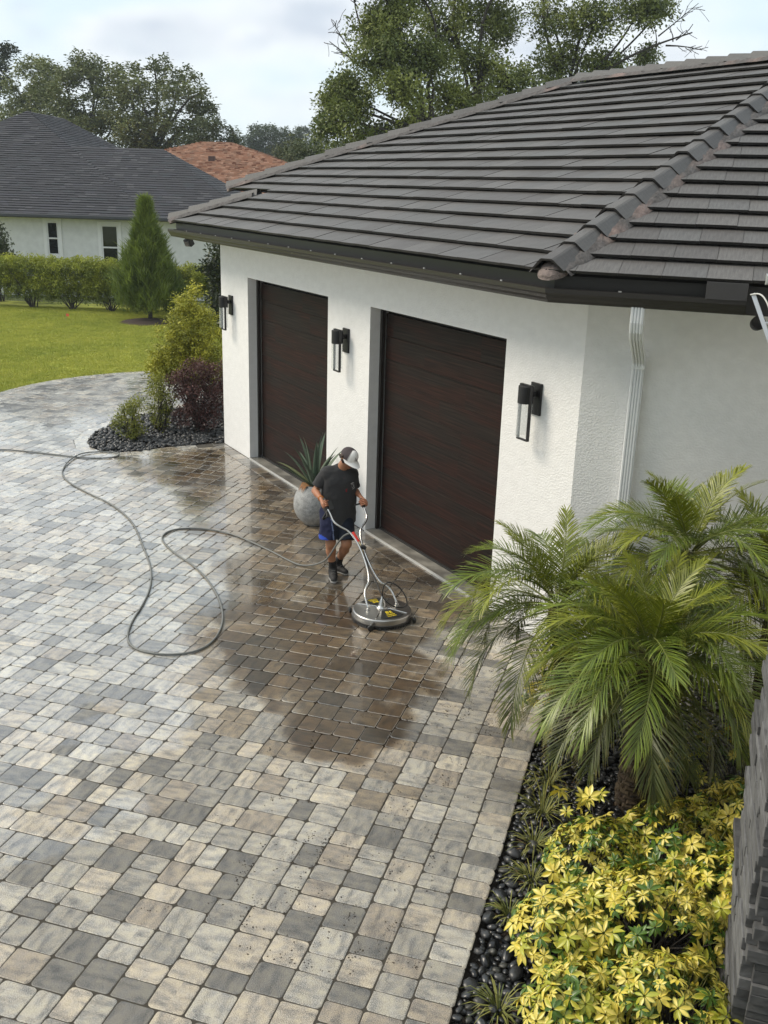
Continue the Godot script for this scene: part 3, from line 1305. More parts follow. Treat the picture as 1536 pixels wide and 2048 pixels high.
		for e in [-1.0, 1.0]:
			var first := mb.v.size()
			for k in m + 1:
				var t := a.lerp(a + d * n * run[2], float(k) / m)
				var r1 := R.randf_range(0.155, 0.172)
				var col := Color(0.155, 0.143, 0.14).lerp(Color(0.36, 0.26, 0.23), clampf(pink.get_noise_3dv(t) * 1.6 - (0.1 if run[2] == 0.35 else 0.42), 0, 1))
				mb.p(t + side * e * 0.09 + up * 0.082, col)
				mb.p(t + side * e * r1 + up * (0.06 + R.randf_range(-0.012, 0.008)), col)
				mb.p(t + side * e * (r1 + R.randf_range(0.035, 0.055)) + up * 0.015, col)
				for j in 2:
					if k < m:
						var q := first + k * 3 + j
						if e > 0:
							mb.tri(q, q + 3, q + 1); mb.tri(q + 1, q + 3, q + 4)
						else:
							mb.tri(q, q + 1, q + 3); mb.tri(q + 1, q + 4, q + 3)
		part("mortar_bed", mb.commit(), mortar_m, roof)
		if run[3]:
			# the lump of mortar that closes the foot of a hip
			var lump := MB.new()
			var pts := []
			for k in 7:
				pts.append(Vector2(cos(PI * 0.5 * k / 6) * 0.145, sin(PI * 0.5 * k / 6) * 0.115))
			lump.lathe(Transform3D(Basis(side, up, d).scaled(Vector3(0.9, 0.9, 0.9)), a + d * 0.06 - up * 0.005), pts, 14, Color(0.34, 0.275, 0.255))
			part("mortar_plug", lump.commit(), mortar_m, roof)


func gutter_run(prof: Array, s_end: float, t_end: float) -> ArrayMesh:
	# the gutter's section (o, h) drawn from its free end along the street eave, round the corner, to its other end
	var mb := MB.new()
	var rings := []
	for st in 3:
		var ring := []
		for q in prof:
			ring.append([W(s_end, q.y, q.x), W(-HIP * q.x, q.y, q.x), W2(t_end, q.y, q.x)][st])
		rings.append(ring)
	var n := prof.size()
	for st in 2:
		for k in n:
			var m := (k + 1) % n
			mb.quad(rings[st][k], rings[st + 1][k], rings[st + 1][m], rings[st][m])
	return mb.commit()


func garage() -> void:
	R.seed = 15
	K1 = C + N1 * EAVE_O + D1 * (-HIP * EAVE_O) + UP * EAVE_H
	var house := thing("garage_building", "white stucco garage with two dark wood doors under a dark brown tiled hip roof", "building", Vector3.ZERO)
	var stucco := tri(mat(0.845, 0.845, 0.835, 0.85), 0.8)
	stucco.albedo_texture = noise_tex(noise(0.02, 5, FastNoiseLite.TYPE_SIMPLEX_SMOOTH, 51), 512, 0.955, 1.0)
	bump(stucco, noise_tex(noise(0.042, 3, FastNoiseLite.TYPE_SIMPLEX, 52), 1024), 0.38)
	# the wall with its two openings
	var wall := MB.new()
	var ss := [0.0, 1.13, 3.85, 4.977, 7.69, 8.815]
	var top := 3.42
	var dh := 2.835
	var deep := 0.165
	for k in 5:
		var a: float = ss[k]
		var b: float = ss[k + 1]
		if k % 2 == 0:
			wall.quad(W(b, -0.1), W(b, dh), W(a, dh), W(a, -0.1))
		else:
			# reveals and head of an opening
			wall.quad(W(a, -0.1), W(a, dh), W(a, dh, -0.26), W(a, -0.1, -0.26))
			wall.quad(W(b, -0.1, -0.26), W(b, dh, -0.26), W(b, dh), W(b, -0.1))
			wall.quad(W(b, dh, -0.26), W(a, dh, -0.26), W(a, dh), W(b, dh))
		wall.quad(W(b, dh), W(b, top), W(a, top), W(a, dh))
		if k % 2 == 0:
			wall.quad(W(a, -0.1, -0.26), W(a, dh, -0.26), W(b, dh, -0.26), W(b, -0.1, -0.26))
		wall.quad(W(a, dh, -0.26), W(a, top, -0.26), W(b, top, -0.26), W(b, dh, -0.26))
	# the other walls of its footprint
	var foot := [W2(0, 0), W2(6.4, 0), W2(6.4, 0) - N2 * 6.0, W(8.815, 0) - N1 * 6.4, W(8.815, 0)]
	for k in 4:
		var a: Vector3 = foot[k]
		var b: Vector3 = foot[k + 1]
		wall.quad(a - UP * 0.1, a + UP * top, b + UP * top, b - UP * 0.1)
	part("wall", wall.commit(), stucco, house)
	var soffit := MB.new()
	for k in [[W(9.3, 3.375, 0.57), W(-HIP * 0.57, 3.375, 0.57), W(-HIP * -0.2, 3.375, -0.2), W(9.3, 3.375, -0.2)], [W(-HIP * 0.57, 3.375, 0.57), W2(6.4, 3.375, 0.57), W2(6.4, 3.375, -0.2), W(-HIP * -0.2, 3.375, -0.2)]]:
		soffit.quad(k[0], k[1], k[2], k[3])
	part("soffit", soffit.commit(), mat(0.72, 0.72, 0.70, 0.8), house)
	# the doors, board by board
	var wood := tri(mat(0.054, 0.034, 0.028, 0.6), 0.55, false)
	wood.albedo_texture = wood_texture()
	bump(wood, streak_texture(75, 0.0, 1.0), 0.0)
	wood.heightmap_enabled = false
	wood.metallic_specular = 0.3
	var dark := mat(0.022, 0.017, 0.015, 0.5)
	var frame := Basis(-D1, UP, N1)
	for n in 2:
		var a: float = [1.13, 4.977][n]
		var b: float = [3.85, 7.69][n]
		var back := MB.new()
		back.box(Transform3D(frame, W((a + b) * 0.5, dh * 0.5, -deep - 0.105)), Vector3(b - a + 0.1, dh + 0.04, 0.04))
		var door := part("garage_door", back.commit(), dark, house)
		door.set_meta("label", ["nearer dark wood garage door beside the palms", "farther dark wood garage door beside the planted island"][n])
		var rows := 10
		var y0 := 0.035
		for row in rows:
			var h0 := y0 + (dh - 0.075 - y0) * row / rows
			var h1 := y0 + (dh - 0.075 - y0) * (row + 1) / rows
			var board := MB.new()
			var gap := 0.0042 if row % 2 else 0.002
			board.bevel_box(Transform3D(Basis(), Vector3(R.randf() * 40.0, R.randf() * 30.0, 0)), Vector3(b - a - 0.10, h1 - h0 - gap, 0.045), 0.0022)
			# its origin is moved so that each board is cut from another place of the wood
			var mid := Vector3.ZERO
			for p in board.v:
				mid += p / board.v.size()
			part("panel_board", board.commit(), wood, door, Transform3D(frame, W((a + b) * 0.5, (h0 + h1) * 0.5, -deep - 0.048)) * Transform3D(Basis(), -mid))
		var trim := MB.new()
		for q in [[a + 0.022, 0.044], [b - 0.022, 0.044]]:
			trim.bevel_box(Transform3D(frame, W(q[0], dh * 0.5, -deep + 0.002)), Vector3(q[1], dh - 0.004, 0.05), 0.004)
		trim.bevel_box(Transform3D(frame, W((a + b) * 0.5, dh - 0.022, -deep + 0.001)), Vector3(b - a - 0.09, 0.04, 0.045), 0.004)
		part("frame", trim.commit(), dark, door)
		var seal := MB.new()
		seal.box(Transform3D(frame, W((a + b) * 0.5, 0.03, -deep - 0.03)), Vector3(b - a - 0.10, 0.02, 0.05))
		part("bottom_seal", seal.commit(), mat(0.02, 0.02, 0.02, 0.6), door)
		# the concrete sill in front of the door, with a bright steel edge
		var sill := MB.new()
		sill.box(Transform3D(frame, W((a + b) * 0.5, -0.02, -0.126)), Vector3(b - a - 0.006, 0.076, 0.27))
		var conc := tri(mat(0.34, 0.325, 0.285, 0.55), 0.8)
		conc.albedo_texture = noise_tex(noise(0.012, 5, FastNoiseLite.TYPE_SIMPLEX_SMOOTH, 54 + n), 256, 0.55, 1.0)
		conc.clearcoat_enabled = true
		conc.clearcoat = 0.7
		conc.clearcoat_roughness = 0.15
		var apron := part("door_sill", sill.commit(), conc, house)
		var strip := MB.new()
		strip.box(Transform3D(frame, W((a + b) * 0.5, 0.0, 0.0165)), Vector3(b - a - 0.02, 0.045, 0.012))
		part("sill_edge", strip.commit(), mat(0.62, 0.62, 0.6, 0.35, 0.3), apron)
	# roof deck under the tiles
	var deck := MB.new()
	var felt := mat(0.03, 0.028, 0.027, 0.9)
	var outline := [on1(0, 0), on1(9.42, 0), on1(8.22, 1.2), on1(10.0, 1.2), on1(6.05, 5.2), on1(1.9, 5.2)]
	var poly := PackedVector2Array([Vector2(0, 0), Vector2(9.42, 0), Vector2(8.22, 1.2), Vector2(10.0, 1.2), Vector2(6.05, 5.2), Vector2(1.9, 5.2)])
	var t := Geometry2D.triangulate_polygon(poly)
	for k in range(0, t.size(), 3):
		deck.face(outline[t[k]], outline[t[k + 1]], outline[t[k + 2]])
	deck.quad(on2(0, 0), on2(6.4, 0), on2(6.4, 5.2), on2(1.91, 5.2))
	# the planes that fall away from the camera
	var far := -N1 * 4.6 - UP * 2.0
	deck.quad(on1(6.05, 5.2), on1(1.9, 5.2), on1(1.9, 5.2) + far, on1(6.05, 5.2) + far)
	deck.face(on1(10.0, 1.2), on1(6.05, 5.2), on1(6.05, 5.2) + far)
	deck.quad(on1(9.42, 0), on1(8.22, 1.2), on1(8.22, 1.2) - N1 * 2.0 - UP * 0.1, on1(9.42, 0) - N1 * 2.0)
	var roof := part("roof", deck.commit(), felt, house)
	roof_tiles(roof)
	# fascia, gutter, downpipe
	var bronze := mat(0.030, 0.027, 0.025, 0.38)
	var fascia := MB.new()
	for o in [0.555, 0.57]:
		fascia.quad(W(9.25, 3.345, o), W(9.25, 3.583, o), W(-HIP * o, 3.583, o), W(-HIP * o, 3.345, o))
		fascia.quad(W(-HIP * o, 3.345, o), W(-HIP * o, 3.583, o), W2(6.4, 3.583, o), W2(6.4, 3.345, o))
	fascia.quad(W(9.25, 3.345, 0.0), W(9.25, 3.583, 0.0), W(9.25, 3.583, 0.57), W(9.25, 3.345, 0.57))
	part("fascia", fascia.commit(), bronze, house)
	var outer := [Vector2(0.572, 3.46), Vector2(0.572, 3.352), Vector2(0.645, 3.352), Vector2(0.652, 3.372), Vector2(0.672, 3.392), Vector2(0.680, 3.415), Vector2(0.695, 3.43), Vector2(0.698, 3.465), Vector2(0.690, 3.468), Vector2(0.680, 3.463)]
	var inward := [Vector2(0.680, 3.459), Vector2(0.690, 3.460), Vector2(0.693, 3.434), Vector2(0.676, 3.419), Vector2(0.667, 3.395), Vector2(0.648, 3.376), Vector2(0.641, 3.356), Vector2(0.576, 3.356), Vector2(0.576, 3.46)]
	var pipe_m := bronze
	var gutter := part("gutter", gutter_run(outer + inward, 9.29, 1.27), pipe_m, house)
	for e in 2:
		# the closed ends
		var mb := MB.new()
		var fan := []
		for q in outer.slice(0, 9):
			fan.append(W(9.288, q.y, q.x) if e == 0 else W2(1.268, q.y, q.x))
		for k in range(1, fan.size() - 1):
			mb.face(fan[0], fan[k], fan[k + 1])
			mb.face(fan[0], fan[k + 1], fan[k])
		part("end_cap", mb.commit(), bronze, gutter)
	for k in 15:
		# pale spike heads on the lip
		var mb := MB.new()
		mb.bevel_box(Transform3D(), Vector3(0.024, 0.010, 0.012), 0.002)
		var x := Transform3D(Basis(-D1, UP, N1), W(0.35 + k * 0.62, 3.473, 0.688)) if k < 14 else Transform3D(Basis(D2, UP, N2), W2(0.33, 3.473, 0.688))
		part("spike_head", mb.commit(), mat(0.45, 0.45, 0.45, 0.4, 0.4), gutter, x)
	var guard := MB.new()
	guard.bevel_box(Transform3D(Basis(D2, UP, N2), W2(1.12, 3.525, 0.70)), Vector3(0.30, 0.13, 0.006), 0.002)
	part("splash_guard", guard.commit(), mat(0.05, 0.048, 0.05, 0.5), gutter)
	# ribbed white downpipe with its two elbows
	var pipe := MB.new()
	var sec := []
	var hw := 0.052
	var hd := 0.038
	for k in 4:
		var x := -hw + 0.008 + k * 0.0235
		sec.append(Vector2(x, hd)); sec.append(Vector2(x + 0.0125, hd)); sec.append(Vector2(x + 0.0145, hd - 0.012)); sec.append(Vector2(x + 0.0195, hd - 0.012))
	sec.append_array([Vector2(hw, hd - 0.008), Vector2(hw, -hd + 0.008), Vector2(hw - 0.01, -hd), Vector2(-hw + 0.01, -hd), Vector2(-hw, -hd + 0.008), Vector2(-hw, hd - 0.008)])
	var way := [Vector2(0.615, 3.36), Vector2(0.612, 3.24), Vector2(0.59, 3.17), Vector2(0.545, 3.12), Vector2(0.13, 2.90), Vector2(0.075, 2.85), Vector2(0.058, 2.77), Vector2(0.056, 0.12)]
	var rings := []
	for k in way.size():
		var d: Vector2 = (way[mini(k + 1, way.size() - 1)] - way[maxi(k - 1, 0)]).normalized()
		var out := Vector2(-d.y, d.x)
		var ring := []
		for q in sec:
			ring.append(W2(0.475 + q.x, way[k].y + out.y * q.y, way[k].x + out.x * q.y))
		rings.append(ring)
	for k in rings.size() - 1:
		for j in sec.size():
			var m := (j + 1) % sec.size()
			pipe.quad(rings[k][j], rings[k][m], rings[k + 1][m], rings[k + 1][j])
	var white := mat(0.78, 0.80, 0.81, 0.42)
	var down := part("downpipe", pipe.commit(), white, house)
	for h in [2.80, 1.42]:
		var strap := MB.new()
		strap.bevel_box(Transform3D(Basis(D2, UP, N2), W2(0.475, h, 0.058)), Vector3(0.113, 0.03, 0.085), 0.004)
		part("strap", strap.commit(), white, down)
	wall_lamps()
	# the security lamp under the far end of the eave
	var t1 := thing("flood_lamp", "small black lamp under the far left end of the garage eave", "lamp", W(9.2, 3.36, 0.35))
	var body_m := mat(0.012, 0.012, 0.013, 0.45)
	var mb := MB.new()
	mb.lathe(Transform3D(), [Vector2(0.001, -0.03), Vector2(0.03, -0.03), Vector2(0.03, 0.015), Vector2(0.001, 0.015)], 12)
	mb.tube([Vector3(0, -0.02, 0), Vector3(-0.01, -0.06, 0.01)], 0.012, 8)
	part("mount", mb.commit(), body_m, t1)
	mb = MB.new()
	mb.bevel_box(Transform3D(Basis.looking_at(Vector3(0.45, 0.5, -0.75), UP), Vector3(-0.03, -0.10, 0.03)), Vector3(0.13, 0.11, 0.10), 0.015)
	part("head", mb.commit(), body_m, t1)
	var t2 := thing("flood_lamp", "round black lamp head under the eave behind the ladder", "lamp", W2(1.37, 3.30, 0.5))
	mb = MB.new()
	mb.lathe(Transform3D(Basis(Vector3(1, 0, 0), 1.2), Vector3(0, -0.02, 0)), [Vector2(0.001, -0.05), Vector2(0.03, -0.048), Vector2(0.052, -0.02), Vector2(0.056, 0.03), Vector2(0.048, 0.034), Vector2(0.04, 0.02), Vector2(0.001, 0.015)], 18)
	part("head", mb.commit(), body_m, t2)
	mb = MB.new()
	mb.tube([Vector3(0, 0, -0.03), Vector3(0, 0.06, -0.03)], 0.012, 8)
	part("mount", mb.commit(), body_m, t2)


func wall_lamps() -> void:
	# black cap over a clear glass cylinder, a flat rectangular loop through it, on a wall plate
	var black := mat(0.012, 0.012, 0.014, 0.5)
	var glass := StandardMaterial3D.new()
	glass.albedo_color = Color(0.93, 0.96, 0.96, 0.2)
	glass.transparency = BaseMaterial3D.TRANSPARENCY_ALPHA
	glass.roughness = 0.03
	var labels := ["black wall lamp with glass cylinder right of the nearer garage door", "black wall lamp with glass cylinder on the pier between the two garage doors", "black wall lamp with glass cylinder left of the farther garage door"]
	var first: Node3D
	var at := [0.60, 4.44, 8.37]
	for n in 3:
		if n > 0:
			var c := first.duplicate()
			c.name = numbered("wall_lamp")
			add_child(c)
			tag(c, labels[n], "wall lamp", "black wall lamps beside the garage doors")
			c.transform = Transform3D(Basis(-D1, UP, N1), W(at[n], 2.40, 0.002))
			continue
		first = thing("wall_lamp", labels[0], "wall lamp", Vector3.ZERO, "black wall lamps beside the garage doors")
		first.transform = Transform3D(Basis(-D1, UP, N1), W(at[0], 2.40, 0.002))
		var mb := MB.new()
		mb.bevel_box(Transform3D(Basis(), Vector3(0, -0.05, 0.012)), Vector3(0.15, 0.30, 0.024), 0.003)
		part("wall_plate", mb.commit(), black, first)
		mb = MB.new()
		mb.box(Transform3D(Basis(), Vector3(0, 0.0, 0.045)), Vector3(0.05, 0.05, 0.05))
		part("arm", mb.commit(), black, first)
		mb = MB.new()
		mb.lathe(Transform3D(Basis(), Vector3(0, 0, 0.135)), [Vector2(0.067, -0.08), Vector2(0.0715, -0.08), Vector2(0.0725, -0.078), Vector2(0.0725, 0.078), Vector2(0.069, 0.082), Vector2(0.001, 0.083)], 28)
		mb.lathe(Transform3D(Basis(), Vector3(0, 0, 0.135)), [Vector2(0.001, 0.05), Vector2(0.067, 0.05), Vector2(0.067, -0.08)], 28)
		part("cap", mb.commit(), black, first)
		mb = MB.new()
		for x in [-0.074, 0.074]:
			mb.box(Transform3D(Basis(), Vector3(x, -0.175, 0.135)), Vector3(0.013, 0.52, 0.03))
		mb.box(Transform3D(Basis(), Vector3(0, -0.4285, 0.135)), Vector3(0.135, 0.013, 0.03))
		mb.box(Transform3D(Basis(), Vector3(0, 0.09, 0.135)), Vector3(0.161, 0.012, 0.03))
		part("frame", mb.commit(), black, first)
		mb = MB.new()
		mb.lathe(Transform3D(Basis(), Vector3(0, 0, 0.135)), [Vector2(0.068, -0.40), Vector2(0.068, -0.07)], 28)
		part("glass_cylinder", mb.commit(), glass, first)


func added_house_walls() -> void:
	# unseen walls added to block skylight, in place of the house behind the camera
	var h := thing("added_house_walls", "unseen plain walls added to block skylight, standing in for the house behind the camera", "house")
	var stucco := tri(mat(0.72, 0.72, 0.70, 0.85), 0.62)
	var mb := MB.new()
	var b := Basis(PV, UP, -PU)
	mb.box(Transform3D(b, Vector3(0, 3.3, 0) - PU * 1.9 + PV * 0.5), Vector3(14.0, 6.8, 0.3))
	mb.box(Transform3D(b, Vector3(1.80, 3.3, -3.83) + PV * 3.9 + PU * 0.75), Vector3(6.8, 6.8, 0.6))
	mb.box(Transform3D(Basis(D2, UP, N2), W2(3.3, 3.3, 2.6)), Vector3(0.3, 6.8, 5.6))
	part("wall", mb.commit(), stucco, h)
	mb = MB.new()
	mb.box(Transform3D(b, Vector3(0, 6.8, 0) - PU * 1.6 + PV * 0.5), Vector3(15.0, 0.2, 1.2))
	mb.box(Transform3D(b, Vector3(1.80, 6.8, -3.83) + PV * 4.2 + PU * 0.75), Vector3(7.0, 0.2, 1.4))
	part("eave", mb.commit(), mat(0.03, 0.027, 0.025, 0.5), h)


# ---------------------------------------------------------------- the houses beyond
func hip_faces(mb: MB, x0: float, x1: float, z0: float, z1: float, he: float, pitch: float, thick := 0.12) -> float:
	# a hipped roof over a rectangle of eaves; returns the height of its ridge
	var half := minf(x1 - x0, z0 - z1) * 0.5
	var hr := he + half * pitch
	var a := Vector3(x0, he, z0)
	var b := Vector3(x1, he, z0)
	var c := Vector3(x1, he, z1)
	var d := Vector3(x0, he, z1)
	var r0: Vector3
	var r1: Vector3
	if x1 - x0 > z0 - z1:
		r0 = Vector3(x0 + half, hr, z0 - half)
		r1 = Vector3(x1 - half, hr, z0 - half)
		mb.quad(a, r0, r1, b)
		mb.face(b, r1, c)
		mb.quad(c, r1, r0, d)
		mb.face(d, r0, a)
	else:
		r0 = Vector3((x0 + x1) * 0.5, hr, z0 - half)
		r1 = Vector3((x0 + x1) * 0.5, hr, z1 + half)
		mb.face(a, r0, b)
		mb.quad(b, r0, r1, c)
		mb.face(c, r1, d)
		mb.quad(d, r1, r0, a)
	for e in [[a, b], [b, c], [c, d], [d, a]]:
		mb.quad(e[0] - UP * thick, e[0], e[1], e[1] - UP * thick)
	return hr


func shingle_strips(mb: MB, a: Vector3, b: Vector3, r0: Vector3, r1: Vector3, rows: int, w: float, cols: Array, lift: float, sd: int) -> void:
	# staggered shingles or tiles over the roof face a-b (eave) to r0-r1 (ridge), each a thin wedge
	var rr := RandomNumberGenerator.new()
	rr.seed = sd
	var nrm := (b - a).cross(r0 - a).normalized()
	if nrm.y < 0:
		nrm = -nrm
	var wide := a.distance_to(b)
	var dir := (b - a) / wide
	for row in rows:
		var t0 := float(row) / rows
		var t1 := minf(1.0, (row + 1.02) / rows)
		var l0 := a.lerp(r0, t0)
		var l1 := b.lerp(r1, t0)
		var from := (l0 - a).dot(dir)
		var to := (l1 - a).dot(dir)
		var s := from - rr.randf() * w
		var top0 := a.lerp(r0, t1)
		var top1 := b.lerp(r1, t1)
		var rise := top0 - l0
		rise -= dir * rise.dot(dir)
		while s < to:
			var ww := w * rr.randf_range(0.6, 1.5)
			var p := maxf(s, from)
			var q := minf(s + ww, to)
			if q - p > 0.01:
				var up := nrm * lift * rr.randf_range(0.75, 1.25)
				var lo := a + (l0 - a) - dir * (l0 - a).dot(dir)
				var p1 := clampf(p, (top0 - a).dot(dir), (top1 - a).dot(dir))
				var q1 := clampf(q, (top0 - a).dot(dir), (top1 - a).dot(dir))
				var c: Color = cols[rr.randi() % cols.size()]
				mb.quad(lo + dir * p + up, lo + dir * p1 + rise + nrm * 0.004, lo + dir * q1 + rise + nrm * 0.004, lo + dir * q + up, c)
				mb.quad(lo + dir * p, lo + dir * p + up, lo + dir * q + up, lo + dir * q, c)
			s += ww


func window(parent: Node, x: float, y0: float, y1: float, w: float, z: float, trim: Material, frame_m: Material, glass: Material) -> void:
	var mb := MB.new()
	var t := 0.13
	for q in [[x - w * 0.5 - t * 0.5, (y0 + y1) * 0.5, t, y1 - y0 + 2 * t], [x + w * 0.5 + t * 0.5, (y0 + y1) * 0.5, t, y1 - y0 + 2 * t], [x, y1 + t * 0.5, w, t], [x, y0 - t * 0.5, w, t]]:
		mb.bevel_box(Transform3D(Basis(), Vector3(q[0], q[1], z + 0.03)), Vector3(q[2], q[3], 0.06), 0.008)
	var win := part("window", mb.commit(), trim, parent)
	mb = MB.new()
	var f := 0.05
	for q in [[x - w * 0.5 + f * 0.5, (y0 + y1) * 0.5, f, y1 - y0], [x + w * 0.5 - f * 0.5, (y0 + y1) * 0.5, f, y1 - y0], [x, y1 - f * 0.5, w - 2 * f, f], [x, y0 + f * 0.5, w - 2 * f, f], [x, (y0 + y1) * 0.5, w - 2 * f, f * 1.2]]:
		mb.bevel_box(Transform3D(Basis(), Vector3(q[0], q[1], z + 0.012)), Vector3(q[2], q[3], 0.04), 0.006)
	part("frame", mb.commit(), frame_m, win)
	for k in 2:
		mb = MB.new()
		var lo := y0 + f if k == 0 else (y0 + y1) * 0.5 + f * 0.6
		var hi := (y0 + y1) * 0.5 - f * 0.6 if k == 0 else y1 - f
		mb.quad(Vector3(x - w * 0.5 + f, lo, z + 0.005 + k * 0.012), Vector3(x - w * 0.5 + f, hi, z + 0.005 + k * 0.012), Vector3(x + w * 0.5 - f, hi, z + 0.005 + k * 0.012), Vector3(x + w * 0.5 - f, lo, z + 0.005 + k * 0.012))
		part("pane", mb.commit(), glass, win)


func neighbours() -> void:
	R.seed = 16
	var h := thing("neighbour_house", "white single storey house with grey shingled hip roof behind the hedge", "house")
	var stucco := tri(mat(0.78, 0.785, 0.76, 0.85), 0.5)
	stucco.albedo_texture = noise_tex(noise(0.02, 4, FastNoiseLite.TYPE_SIMPLEX_SMOOTH, 91), 256, 0.93, 1.0)
	var zw := -38.0
	var mb := MB.new()
	mb.quad(Vector3(-26, -0.1, zw), Vector3(-26, 2.85, zw), Vector3(-5.5, 2.85, zw), Vector3(-5.5, -0.1, zw))
	mb.quad(Vector3(-5.5, -0.1, zw), Vector3(-5.5, 2.85, zw), Vector3(-5.5, 2.85, zw - 8), Vector3(-5.5, -0.1, zw - 8))
	mb.quad(Vector3(-26, -0.1, zw - 12), Vector3(-26, 2.85, zw - 12), Vector3(-26, 2.85, zw), Vector3(-26, -0.1, zw))
	part("wall", mb.commit(), stucco, h)
	var white := mat(0.74, 0.74, 0.72, 0.6)
	var glass := mat(0.012, 0.014, 0.014, 0.06)
	glass.metallic_specular = 0.9
	window(h, -12.62, 1.42, 2.62, 0.42, zw, mat(0.8, 0.8, 0.78, 0.7), white, glass)
	window(h, -10.50, 0.95, 2.55, 0.62, zw, mat(0.8, 0.8, 0.78, 0.7), white, glass)
	mb = MB.new()
	mb.quad(Vector3(-26.4, 2.78, zw + 0.5), Vector3(-5.0, 2.78, zw + 0.5), Vector3(-5.0, 2.78, zw - 0.1), Vector3(-26.4, 2.78, zw - 0.1))
	part("soffit", mb.commit(), mat(0.6, 0.6, 0.58, 0.8), h)
	var ze := zw + 0.6
	var q := 0.58
	mb = MB.new()
	# the low wing, whose street face runs on below the taller hip
	hip_faces(mb, -26.5, -4.95, ze, ze - 8.55, 2.88, q)
	# the taller hip behind it shares that face
	hip_faces(mb, -22.0, -9.0 + 0.35, ze - 0.01, ze - 18.0, 2.884, q)
	var roof := part("roof", mb.commit(), mat(0.035, 0.036, 0.042, 0.9), h)
	mb = MB.new()
	var cols := []
	for k in 9:
		var v := R.randf_range(0.85, 1.15)
		cols.append(Color(0.044 * v, 0.045 * v, 0.053 * v))
	cols.append(Color(0.07, 0.07, 0.076))
	var half := 8.55 * 0.5
	var hr := 2.88 + half * q
	shingle_strips(mb, Vector3(-26.5, 2.885, ze), Vector3(-4.95, 2.885, ze), Vector3(-26.5 + half, hr, ze - half), Vector3(-4.95 - half, hr, ze - half), 30, 0.33, cols, 0.022, 5)
	shingle_strips(mb, Vector3(-4.95, 2.885, ze), Vector3(-4.95, 2.885, ze - 8.55), Vector3(-4.95 - half, hr, ze - half), Vector3(-4.95 - half, hr, ze - half), 30, 0.33, cols, 0.022, 6)
	var h2 := (22.0 - 8.65) * 0.5
	var hr2 := 2.884 + h2 * q
	var apex := Vector3(-22.0 + h2, hr2, ze - h2)
	shingle_strips(mb, Vector3(-22.0, 2.892, ze), Vector3(-8.65, 2.892, ze), apex, apex, 46, 0.33, cols, 0.03, 7)
	shingle_strips(mb, Vector3(-8.65, 2.892, ze), Vector3(-8.65, 2.892, ze - 18), apex, Vector3(-22.0 + h2, hr2, ze - 18 + h2), 46, 0.33, cols, 0.03, 8)
	var sh := vc(0.92)
	part("shingles", mb.commit(), sh, roof).set_meta("kind", "stuff")
	mb = MB.new()
	mb.bevel_box(Transform3D(Basis(), Vector3(-15.7, 2.84, ze + 0.07)), Vector3(21.7, 0.13, 0.12), 0.02)
	part("gutter", mb.commit(), mat(0.05, 0.052, 0.06, 0.5), h)

	var o := thing("tiled_house", "house farther back with orange barrel tiled hip roof", "house")
	mb = MB.new()
	mb.quad(Vector3(-22, -0.1, -52.2), Vector3(-22, 3.0, -52.2), Vector3(0.7, 3.0, -52.2), Vector3(0.7, -0.1, -52.2))
	mb.quad(Vector3(0.7, -0.1, -52.2), Vector3(0.7, 3.0, -52.2), Vector3(0.7, 3.0, -73), Vector3(0.7, -0.1, -73))
	part("wall", mb.commit(), mat(0.55, 0.52, 0.46, 0.85), o)
	mb = MB.new()
	hip_faces(mb, -22.7, 1.4, -51.5, -74.1, 3.05, 0.3)
	var roof2 := part("roof", mb.commit(), mat(0.22, 0.11, 0.06, 0.85), o)
	mb = MB.new()
	cols = []
	for k in 8:
		cols.append(Color(0.47, 0.265, 0.18).lerp(Color(0.55, 0.36, 0.26), R.randf()) * R.randf_range(0.7, 1.1))
	cols.append(Color(0.24, 0.12, 0.075))
	var ho := 11.3
	var hro := 3.05 + ho * 0.3
	var l := Vector3(-22.7 + ho, hro, -51.5 - ho)
	var r := Vector3(1.4 - ho, hro, -51.5 - ho)
	shingle_strips(mb, Vector3(-22.7, 3.06, -51.5), Vector3(1.4, 3.06, -51.5), l, r, 52, 0.2, cols, 0.07, 9)
	shingle_strips(mb, Vector3(1.4, 3.06, -51.5), Vector3(1.4, 3.06, -74.1), r, r, 52, 0.2, cols, 0.07, 10)
	part("roof_tiles", mb.commit(), vc(0.85), roof2).set_meta("kind", "stuff")
	mb = MB.new()
	mb.box(Transform3D(Basis(), Vector3(-10.3, 5.3, -59.0)), Vector3(0.35, 0.5, 0.35))
	part("vent_pipe", mb.commit(), mat(0.07, 0.04, 0.035, 0.7), roof2)
	var d := thing("far_house", "low grey roofed house half hidden behind the orange tiled roof", "house")
	mb = MB.new()
	mb.quad(Vector3(-8, -0.1, -84), Vector3(-8, 3.4, -84), Vector3(6, 3.4, -84), Vector3(6, -0.1, -84))
	part("wall", mb.commit(), mat(0.45, 0.43, 0.4, 0.85), d)
	mb = MB.new()
	hip_faces(mb, -9.4, 6.6, -83.4, -94, 3.4, 0.5)
	part("roof", mb.commit(), mat(0.13, 0.115, 0.10, 0.9), d)


